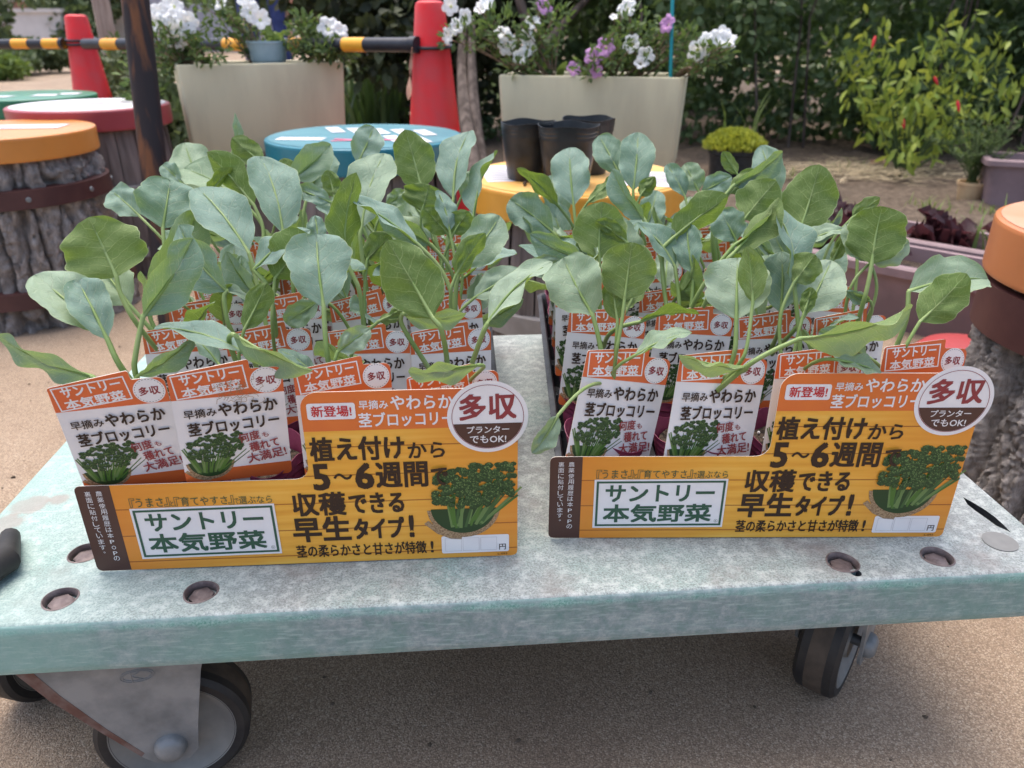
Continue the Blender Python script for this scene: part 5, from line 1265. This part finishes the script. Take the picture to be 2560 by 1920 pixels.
# ------------------------------------------------------------------ plant labels
LW = .0625; LH = 1.34
def label_proto():
    t = thing('plant_label', (0, 0, 0), 'label', 'plant label', 'printed seedling labels in the pots')
    U = lambda x, y: ((x - .5) * LW, (LH - y) * LW)       # x from left, y from the top, in card widths
    def A(cx, cy, r, a0, a1, n=5): return [U(cx + r * math.cos(R(a0 + (a1 - a0) * k / n)), cy + r * math.sin(R(a0 + (a1 - a0) * k / n))) for k in range(n + 1)]
    top = A(.03, .105, .03, 180, 260, 3) + A(.69, -.005, .02, 260, 350, 3) + [U(.715, .060), U(.725, .072)] + A(.93, .142, .07, 270, 360, 5)
    body = top + A(.95, LH - .05, .05, 0, 90, 4) + A(.05, LH - .05, .05, 90, 180, 4)
    m = MB(); m.prism(body[::-1], 0, .0005, 0, 1); m.build('card', [M['card_white'], M['paper_edge']], t, smooth=False, local=True)
    s = MB(); s.prism([(-.005, -.018), (.005, -.018), (.006, .012), (-.006, .012)], .0007, .0012); s.build('spike', M['card_white'], t, smooth=False, local=True)
    I = Ink(.0001); I.poly(top + [U(1, .352), U(0, .352)]); I.out('orange_header', M['card_orange'], t); I = Ink(.0001); I.poly([U(0, 1.185), U(1, 1.185)] + A(.95, LH - .05, .05, 0, 90, 4) + A(.05, LH - .05, .05, 90, 180, 4)); I.out('orange_footer', M['card_orange'], t)
    def tx(I, s_, x0, x1, y0, y1, tilt, b, mi=0): (a, z1), (c, z0) = U(x0, y0), U(x1, y1); I.text(s_, a, c, z0, z1, tilt, b, mi)
    veg_picture(U(0.012, 0)[0], U(0, 1.30)[1], .56 * LW, .555 * LW, .00016, 8, 130, t)
    I = Ink(.0002); (a, z1), (c, z0) = U(.035, .055), U(.675, .315); I.frame(a, c, z0, z1, .0008, 6.0)
    tx(I, 'サントリー', .10, .62, .065, .175, 6.0, .030); tx(I, '本気野菜', .10, .63, .195, .310, 6.0, .030); (cx, cz) = U(.845, .208); I.disc(cx, cz, .140 * LW); I.out('white_print', M['ink_white'], t)
    I = Ink(.0003); I.ring(cx, cz, .128 * LW, .00025, n=56, dash=1); I.out('badge_ring', M['ink_brown'], t); I = Ink(.0011)
    tx(I, '早摘み', .085, .375, .455, .555, 2.5, .020); tx(I, 'やわらか', .39, .93, .405, .555, 2.5, .030); tx(I, '茎ブロッコリー', .10, .93, .590, .745, 2.5, .030); I.out('dark_lettering', M['ink_brown'], t)
    I = Ink(.0003); tx(I, '多収', .752, .938, .160, .256, 2, .030); I.out('badge_lettering', M['ink_red'], t); I = Ink(.0011); tx(I, '何度', .535, .735, .770, .880, 9, .024); tx(I, 'も', .755, .815, .790, .850, 9, .02); tx(I, '穫れて', .625, .905, .880, .995, 9, .024); tx(I, '大満足!', .590, .965, 1.005, 1.125, 9, .024); I.out('slogan_lettering', M['ink_red'], t)
    return t
LB = label_proto()
rl = random.Random(23); first = True
SPEC = {('left', 0, 0): (-.0085, -.0350, .0650, 1, 9, 9, 1.12, 'at the corner'), ('left', 1, 0): (-.0085, -.0350, .0690, -2, 8, 13, 1.13, 'with root stain'),
        ('left', 2, 0): (.000, -.0350, .0680, 0, -6, 8, 1.04, ''), ('left', 3, 0): (.005, -.0350, .0620, 0, -6, 8, 1.02, ''),
        ('right', 0, 0): (-.005, -.0355, .0560, -14, -8, 20, 1.13, ''), ('right', 1, 0): (.000, -.0355, .0540, -8, -8, 13, 1.13, ''),
        ('right', 2, 0): (.003, -.0350, .0600, -5, -8, 9, 1.08, ''), ('right', 3, 0): (.008, -.0350, .0660, -5, -8, 9, 1.07, '')}
for w_ in ('left', 'right'):
    for j in range(NY):
        for i in range(NX):
            o = LB if first else copy_tree(LB); first = False
            dx, dy, z, roll, lean, yaw, s, ex = SPEC.get((w_, i, j), (rl.uniform(-.004, .004) + (.004 if w_ == 'left' else -.002), -.020 + rl.uniform(-.003, .003), .064 + rl.uniform(-.003, .004), rl.uniform(-4, 3) if w_ == 'left' else rl.uniform(-7, 1), -8 + rl.uniform(-3, 3), rl.uniform(0, 13), 1.03, ''))
            p = tl(w_, (i - 1.5) * PX + dx, .005 + (j + .5) * PY + dy, z); ty = tray_frame(w_)[1]
            o.location = p; o.scale = (s, s, s)
            if (w_, i, j) == ('left', 1, 0):
                rs = random.Random(4); I = Ink(.0013)
                for q in range(26):
                    x, z, an = rs.gauss(.004, .009), LW * LH - .0235 + rs.gauss(.001, .006), rs.uniform(0, 3.14); l = rs.uniform(.003, .009); pts = []
                    for u in range(6): pts.append((x + math.cos(an) * l * u / 5, z + math.sin(an) * l * u / 5)); an += rs.uniform(-.5, .5)
                    for u in range(5):
                        (xa, za), (xb, zb) = pts[u], pts[u + 1]; nx_, nz_ = -(zb - za), xb - xa; hh = .00014 / max(1e-6, math.hypot(nx_, nz_)); I.poly([(xa - nx_ * hh, za - nz_ * hh), (xb - nx_ * hh, zb - nz_ * hh), (xb + nx_ * hh, zb + nz_ * hh), (xa + nx_ * hh, za + nz_ * hh)], 0, q * 4e-6)
                I.out('root_stain', M['pic_basket'], o)
            o.rotation_euler = (Matrix.Rotation(ty + R(yaw), 3, 'Z') @ Matrix.Rotation(R(lean), 3, 'X') @ Matrix.Rotation(R(-roll), 3, 'Y')).to_euler()
            o['label'] = 'orange white label%s, %s in %s row of %s tray' % (' ' + ex if ex else '', CTH[i], NTH[j], w_)
# ------------------------------------------------------------------ broccoli seedlings
FR = {'1': (1 / 2.8445, 0, 0), '4': (1 / 2.8445, 0, 432), '5': (1 / 3.657, 604.9, 259.2), '6': (1 / 3.657, 1123.3, 432), '7': (1 / 3.657, 1607.2, 432), '2': (1 / 2.8445, 717.2, 0), '3': (1 / 2.8445, 1434.4, 0)}
ROOT = {}
for k_, p in PLANTS.items():
    t = thing('broccoli_seedling', p, 'seedling', 'seedling', 'broccoli seedlings in the trays')
    r = random.Random(str(k_)); nd = Vector((r.uniform(-.006, .006), r.uniform(-.004, .006), .030 + r.uniform(0, .012)))
    m = MB(); m.tube([(0, 0, -.004), nd * .5 + Vector((r.uniform(-.002, .002), 0, 0)), nd, nd + Vector((0, 0, .012))], [.0028, .0026, .0026, .0012], 8); m.build('stem', M['stem_green'], t, local=True)
    ROOT[k_] = (t, nd, [])
    w_, i, j = k_
    t['label'] = 'young broccoli seedling, %s in the %s row of the %s tray' % (CTH[i], NTH[j], w_)
CAMP = Vector((0, 0, HC))
def blade_leaf(key, b, tp, wid, face, roll=None, arc=.10, cup=.12, via=(), seed=0, pale=False, rip=.055):
    """petiole from the plant's stem to b, blade from b to tp; wid is how wide the blade looks"""
    rg = random.Random(seed); t, nd, lst = ROOT[key]; o = Vector(t.location)
    d = tp - b; L = d.length; dh = d / L; mid = (b + tp) / 2
    n = (CAMP - mid).normalized(); side = dh.cross(n).normalized(); nn = side.cross(dh).normalized()
    wr = max(wid, .52 * L); ro = math.acos(min(1, wid / wr)) * (roll if roll else rg.choice((-1, 1)))
    side, nn = side * math.cos(ro) + nn * math.sin(ro), nn * math.cos(ro) - side * math.sin(ro)
    up = nn if face == 'u' else -nn
    NS, NW = 34, 12; hw = wr / 2
    ph = [rg.uniform(0, 6.28) for _ in range(6)]; fq = rg.uniform(5, 8)
    vf = rg.uniform(.0, .34); sk = rg.uniform(-.10, .10)
    vs, uv = [], []
    def spine(s): return b + d * s + up * (arc * L * math.sin(math.pi * min(1, s * .95)) * (1 - .15 * s)) + side * (sk * L * s * (1 - s))
    wl = max(0, min(1, (wr / L - .6) / .45)); e1, e2 = .66 - .24 * wl + rg.uniform(-.05, .05), .60 - .18 * wl + rg.uniform(-.10, .16)
    mx = max((q ** e1) * ((1 - q) ** e2) for q in [k / 100 for k in range(101)])
    for i in range(NS + 1):
        s = i / NS; sp = spine(s); pr = ((max(.004, s) ** e1) * ((1.0005 - s) ** e2)) / mx
        if s < .12: pr = pr * (.5 + .5 * s / .12)
        for j in range(NW + 1):
            q = (j / NW) * 2 - 1; sgn = 1 if q >= 0 else -1; a = abs(q)
            wv = 1 + (.055 * math.sin(fq * 2.1 * s + ph[0] * sgn) + .028 * math.sin(19 * s + ph[1] * sgn) + .045 * (abs(math.sin(21 * s + ph[2])) - .5)) * a ** 2
            x = hw * pr * q * wv
            z = hw * pr * (cup * q * q + vf * (math.sqrt(q * q + .012) - .11) + rip * 2.2 * a ** 2.2 * math.sin(fq * s * 1.7 + ph[3] + sgn * 1.3) + .030 * a ** 3 * math.sin(19 * s + ph[4] * sgn))
            z += .0035 * pr * noise.noise((s * 4 + seed, q * 2.2, seed * .37)) - (.0010 * (1 - a * 14) if a < .07 else 0)
            vs.append(sp + side * x + up * z); uv.append((s, j / NW))
    fs = [(i * (NW + 1) + j, i * (NW + 1) + j + 1, (i + 1) * (NW + 1) + j + 1, (i + 1) * (NW + 1) + j) for i in range(NS) for j in range(NW)]
    a, c, e = vs[fs[100][0]], vs[fs[100][1]], vs[fs[100][2]]
    if (c - a).cross(e - a).dot(up) < 0: fs = [f[::-1] for f in fs]
    m = MB(); m.add([v - o for v in vs], fs, 0, uv)
    base = o + nd * rg.uniform(.6, 1.05)
    pts = [base] + [Vector(q) for q in via] + [b]
    if not via:
        D = (b - base).length; cs = dh.dot((b - base) / D); c1 = base + Vector((0, 0, .38 * D)); c2 = b - dh * D * (.40 if cs > .2 else .16)
        pts = [base * (1 - u) ** 3 + c1 * (3 * u * (1 - u) ** 2) + c2 * (3 * u * u * (1 - u)) + b * u ** 3 for u in (0, .2, .4, .6, .8, 1)]
    # smooth
    for _ in range(3):
        q = [pts[0]]
        for k in range(len(pts) - 1): q += [pts[k].lerp(pts[k + 1], .25), pts[k].lerp(pts[k + 1], .75)]
        pts = q + [pts[-1]]
    k = len(pts); rad = [.0021 - .0005 * i / (k - 1) for i in range(k)]
    if L < .045: rad = [r * .75 for r in rad]
    for s in (.12, .3, .5, .7, .88): pts.append(spine(s) - up * .0004); rad.append((.0012 if L > .045 else .0009) * (1 - s) + .0002)
    m.tube([p - o for p in pts], rad, 7, 1, False)
    ob = m.build('leaf', [M['leaf_pale' if pale else 'leaf'], M['stem_green']], t, local=True, ang=180)
    lst.append(ob); return ob
# every clearly seen leaf: frame, base, tip, apparent width, side that shows, depth, tip nearer(-)/farther(+), path of its stalk
LV = [
 ('4', 715, 470, 545, 105, 470, 'l', .575, -.15, [(735, 580), (850, 790)]),
 ('4', 650, 830, 215, 465, 290, 'p', .520, .1, [(740, 1040)]),
 ('4', 660, 860, 475, 490, 250, 'u', .512, .25, [(742, 1050)]),
 ('4', 880, 715, 1185, 235, 270, 'u', .505, .3, [(840, 900), (815, 1090)]),
 ('4', 565, 1085, -15, 835, 120, 'u', .50, -.1, [(640, 1140)]),
 ('4', 848, 1080, 1185, 852, 120, 'u', .508, .0, []),
 ('4', 800, 650, 585, 385, 260, 'p', .60, .3, []),
 ('4', 930, 610, 1215, 60, 290, 'q', .615, .3, []),
 ('1', 1000, 1400, 1045, 1105, 350, 'u', .66, .35, []),
 ('1', 860, 1330, 685, 1175, 190, 'u', .68, .3, []),
 ('4', 1395, 560, 1105, 155, 240, 'u', .575, .3, [(1370, 600), (1410, 830)]),
 ('4', 1530, 325, 1215, -70, 290, 'u', .625, .35, [(1560, 420)]),
 ('4', 1690, 480, 1880, 200, 310, 'l', .570, -.2, [(1675, 620), (1670, 790)]),
 ('4', 1560, 430, 1910, 190, 130, 'u', .572, .1, [(1680, 560)]),
 ('4', 1500, 800, 1640, 510, 160, 'l', .545, -.1, []),
 ('4', 1990, 660, 1945, 215, 390, 'u', .528, .35, [(1995, 780), (2015, 1020)]),
 ('4', 1520, 950, 955, 785, 130, 'u', .515, .0, []),
 ('4', 1430, 825, 1920, 1045, 130, 'p', .508, -.1, []),
 ('4', 1960, 620, 1755, 755, 150, 'p', .58, .2, []),
 ('5', 505, 1075, 605, 415, 240, 'l', .60, -.1, [(560, 1200), (650, 1370)]),
 ('5', 645, 850, 825, 270, 330, 'q', .68, .35, [(625, 950)]),
 ('5', 1120, 550, 985, 75, 330, 'l', .74, -.1, []),
 ('5', 1370, 620, 1495, 95, 260, 'u', .74, .3, []),
 ('5', 1090, 985, 555, 620, 120, 'u', .62, -.2, []),
 ('5', 1195, 985, 790, 685, 200, 'u', .66, -.1, []),
 ('5', 1340, 880, 1245, 555, 140, 'u', .665, .2, []),
 ('5', 1325, 900, 1140, 690, 200, 'l', .675, -.2, []),
 ('5', 1370, 900, 1490, 720, 210, 'l', .67, -.2, []),
 ('5', 1430, 1170, 1735, 760, 320, 'q', .615, .3, [(1380, 1300)]),
 ('5', 1390, 1225, 1625, 895, 180, 'l', .60, -.1, [(1330, 1380)]),
 ('5', 1205, 1565, 845, 945, 470, 'd', .525, -.1, [(1300, 1670)]),
 ('5', 1640, 1605, 2155, 1125, 190, 'q', .520, .0, [(1600, 1680)]),
 ('5', 1530, 1410, 1915, 1195, 190, 'p', .60, .1, []),
 ('5', 690, 1100, 870, 915, 230, 'l', .63, -.2, [(660, 1370)]),
 ('5', 95, 470, 400, 190, 250, 'q', .77, .2, []),
 ('5', 80, 470, 30, 300, 170, 'l', .77, -.1, []),
 ('5', 235, 540, 385, 240, 260, 'u', .80, .3, []),
 ('5', 610, 350, 740, 55, 240, 'u', .80, .3, []),
 ('5', 430, 610, 375, 395, 150, 'l', .74, -.1, []),
 ('5', 400, 650, 130, 540, 150, 'u', .70, .1, []),
 ('5', 1120, 720, 1180, 510, 370, 'l', .715, -.2, []),
 ('5', 840, 690, 980, 555, 130, 'p', .77, .2, []),
 ('5', 1530, 755, 1722, 245, 110, 'u', .73, .2, []),
 ('5', 1430, 610, 1560, 400, 170, 'q', .78, .2, []),
 ('5', 300, 985, 275, 755, 150, 'u', .66, .2, []),
 ('5', 780, 1590, 965, 1485, 100, 'l', .55, -.1, []),
 ('5', 965, 1530, 1470, 1525, 150, 'p', .55, .0, []),
 ('5', 1573, 1935, 1013, 1985, 150, 'p', .490, -.1, []),
 ('4', 2075, 930, 2275, 790, 150, 'q', .525, .1, [(2050, 1010)]),
 ('1', 1560, 1260, 1270, 935, 180, 'l', .75, -.1, []),
 ('1', 1260, 1190, 1135, 880, 250, 'q', .82, .3, []),
 ('1', 1540, 1290, 1130, 1040, 240, 'q', .78, .2, []),
 ('1', 1740, 1440, 1595, 965, 290, 'u', .68, .35, []),
 ('1', 1425, 940, 1442, 695, 55, 'u', .83, .1, []),
 ('1', 1620, 1010, 1425, 845, 150, 'l', .82, -.1, []),
 ('1', 1115, 1125, 998, 1015, 110, 'u', .78, .2, []),
 ('1', 1285, 1195, 1430, 1030, 80, 'l', .75, -.1, []),
 # right tray
 ('6', 575, 910, 345, 460, 450, 'q', .555, .3, [(620, 1080), (660, 1300)]),
 ('6', 825, 790, 885, 335, 430, 'l', .545, -.15, [(800, 1000), (745, 1270)]),
 ('6', 770, 950, 725, 600, 190, 'l', .552, -.1, [(755, 1200)]),
 ('6', 905, 1230, 1358, 1050, 125, 'q', .545, .0, []),
 ('6', 1785, 1325, 1255, 1225, 100, 'q', .535, -.1, []),
 ('6', 1375, 590, 1320, 190, 220, 'u', .655, .25, [(1350, 900)]),
 ('6', 1225, 530, 925, 180, 170, 'u', .66, .1, [(1270, 880)]),
 ('6', 1195, 310, 1645, -35, 250, 'l', .66, -.1, [(1090, 415)]),
 ('6', 1685, 425, 2045, -20, 190, 'l', .60, -.1, [(1620, 485)]),
 ('6', 1690, 360, 2040, -20, 90, 'u', .603, .1, []),
 ('6', 1710, 940, 1720, 460, 500, 'q', .555, .3, [(1700, 1300)]),
 ('6', 1840, 810, 1795, 365, 220, 'l', .54, -.1, [(1800, 1150), (1750, 1290)]),
 ('6', 625, 460, 650, 15, 420, 'l', .65, -.2, [(625, 600)]),
 ('6', 490, 460, 80, 265, 220, 'u', .62, .1, []),
 ('6', 335, 490, 55, 545, 170, 'p', .62, .1, []),
 ('2', 1360, 1430, 1095, 1225, 220, 'u', .76, .2, []),
 ('2', 1485, 1265, 1460, 910, 240, 'u', .80, .3, []),
 ('2', 1385, 1260, 1135, 1035, 100, 'l', .82, -.1, []),
 ('2', 1850, 1170, 1880, 815, 220, 'u', .80, .3, []),
 ('2', 1765, 1070, 1640, 835, 180, 'u', .83, .3, []),
 ('2', 1920, 1350, 1725, 1045, 140, 'u', .72, .2, []),
 ('2', 1570, 1245, 1735, 1085, 80, 'l', .79, -.1, []),
 ('2', 1895, 1205, 1985, 1085, 100, 'l', .79, -.1, []),
 ('6', 845, 335, 595, 165, 140, 'l', .645, -.1, []),
 ('3', 830, 1430, 955, 1010, 320, 'l', .69, -.1, []),
 ('3', 495, 1345, 690, 1110, 270, 'l', .70, -.1, []),
 ('3', 425, 1140, 725, 935, 130, 'u', .75, .1, []),
 ('3', 400, 1190, 560, 1040, 110, 'l', .752, -.1, []),
 ('3', 715, 1180, 595, 895, 180, 'u', .79, .3, []),
 ('3', 450, 1070, 360, 930, 80, 'l', .80, -.1, []),
 ('3', 130, 1210, 20, 1010, 120, 'u', .77, .2, []),
 ('3', 210, 1170, 130, 1005, 160, 'p', .77, .2, []),
 ('3', 230, 1180, 415, 1085, 140, 'u', .76, .1, []),
 ('3', 445, 1480, 345, 1290, 210, 'u', .69, .2, []),
 ('7', 400, 700, 225, 50, 210, 'u', .59, .3, [(420, 900), (455, 1240)]),
 ('7', 395, 650, 560, 430, 250, 'l', .585, -.1, []),
 ('7', 490, 890, 690, 480, 400, 'q', .60, .3, []),
 ('7', 470, 905, 535, 690, 120, 'l', .58, -.1, []),
 ('7', 290, 890, 295, 410, 320, 'u', .61, .3, []),
 ('7', 1010, 500, 1095, 50, 440, 'l', .62, -.15, [(985, 650), (940, 830)]),
 ('7', 1000, 490, 800, 190, 210, 'q', .63, .3, []),
 ('7', 1005, 490, 1300, 330, 150, 'q', .633, .2, []),
 ('7', 810, 235, 470, 345, 110, 'q', .66, .1, []),
 ('7', 700, 480, 805, 240, 110, 'l', .665, -.1, []),
 ('7', 855, 140, 1075, -20, 120, 'l', .69, -.1, []),
 ('7', 1390, 960, 1760, 580, 320, 'l', .55, -.15, [(1330, 1060), (1255, 1200)]),
 ('7', 1300, 720, 1920, 630, 330, 'q', .565, .3, [(1290, 1000)]),
 ('7', 440, 1095, 1315, 848, 190, 'p', .528, .0, [(200, 1200), (0, 1320)]),
 ('7', 965, 1230, 590, 1040, 240, 'u', .555, .1, []),
 ('7', 720, 1260, 1085, 1365, 120, 'q', .525, -.2, []),
 ('7', 1000, 800, 800, 720, 100, 'u', .63, .1, []),
 ('6', 940, 965, 1415, 903, 50, 'l', .60, .0, []),
 ('6', 300, 1700, 95, 2000, 170, 'p', .525, -.1, []),
]
def scr(p): zc = p.y * CS + (HC - p.z) * SN; return 1280 + FPX * p.x / zc, zc
for n_, (fr, bx, by, tx_, ty_, wd, face, z, dz, via) in enumerate(LV):
    k, ox, oy = FR[fr]; U = lambda x, y, zz: FP(ox + x * k, oy + y * k, zz)
    b = U(bx, by, z); Lz = math.hypot(tx_ - bx, ty_ - by) * k * K / FPX * z
    tp = U(tx_, ty_, z + dz * Lz); vp = [U(x, y, z + .002 * q) for q, (x, y) in enumerate(via)][::-1]
    rx = vp[0] if vp else b; side = 'left' if scr(rx)[0] < 1330 else 'right'
    best = min((kk for kk in PLANTS if kk[0] == side), key=lambda kk: abs(PLANTS[kk].x - rx.x) * 1.0 + abs(scr(PLANTS[kk])[1] - .045 - scr(rx)[1]) * 1.3 + .012 * max(0, len(ROOT[kk][2]) - 3))
    if vp and vp[0].z < PLANTS[best].z + .02: vp = vp[1:]
    f = {'u': 'u', 'q': 'u', 'p': 'u', 'l': 'l', 'd': 'l'}[face]
    blade_leaf(best, b, tp, wd * k * K / FPX * z, f, None, .10 if dz >= 0 else .06, .10, vp, n_ + 3, face in 'qp', .075)
ra_ = random.Random(61)
for kk, (t, nd, lst) in ROOT.items():
    w_, i, j = kk; p = PLANTS[kk]
    for q in range(max(0, (4 if j < 2 else 6) - len(lst))):
        a = ra_.uniform(0, 6.28); el = R(ra_.uniform(15, 60)); r = ra_.uniform(.025, .045); L = ra_.uniform(.040, .062)
        if j == 0: L *= .75
        d = Vector((math.cos(a) * math.cos(el), math.sin(a) * math.cos(el) * .8 + (.25 if j == 0 else 0), math.sin(el)))
        b = p + nd + Vector((math.cos(a) * r * .7, math.sin(a) * r * .7 + (.015 if j == 0 else 0), r * ra_.uniform(.7, 1.5)))
        tp = b + d.normalized() * L; vis = (CAMP - b).dot(Vector((-d.x * math.tan(el), -d.y * math.tan(el), 1))) > 0
        n = (CAMP - b).normalized(); foreshort = max(.25, abs((d.normalized().cross(Vector((math.sin(a), -math.cos(a), 0)))).dot(n)))
        blade_leaf(kk, b, tp, L * .62 * foreshort, 'u' if vis else 'l', None, .12, .1, (), 500 + q + i * 11 + j * 51 + (w_ == 'left') * 1000, ra_.random() < .4)
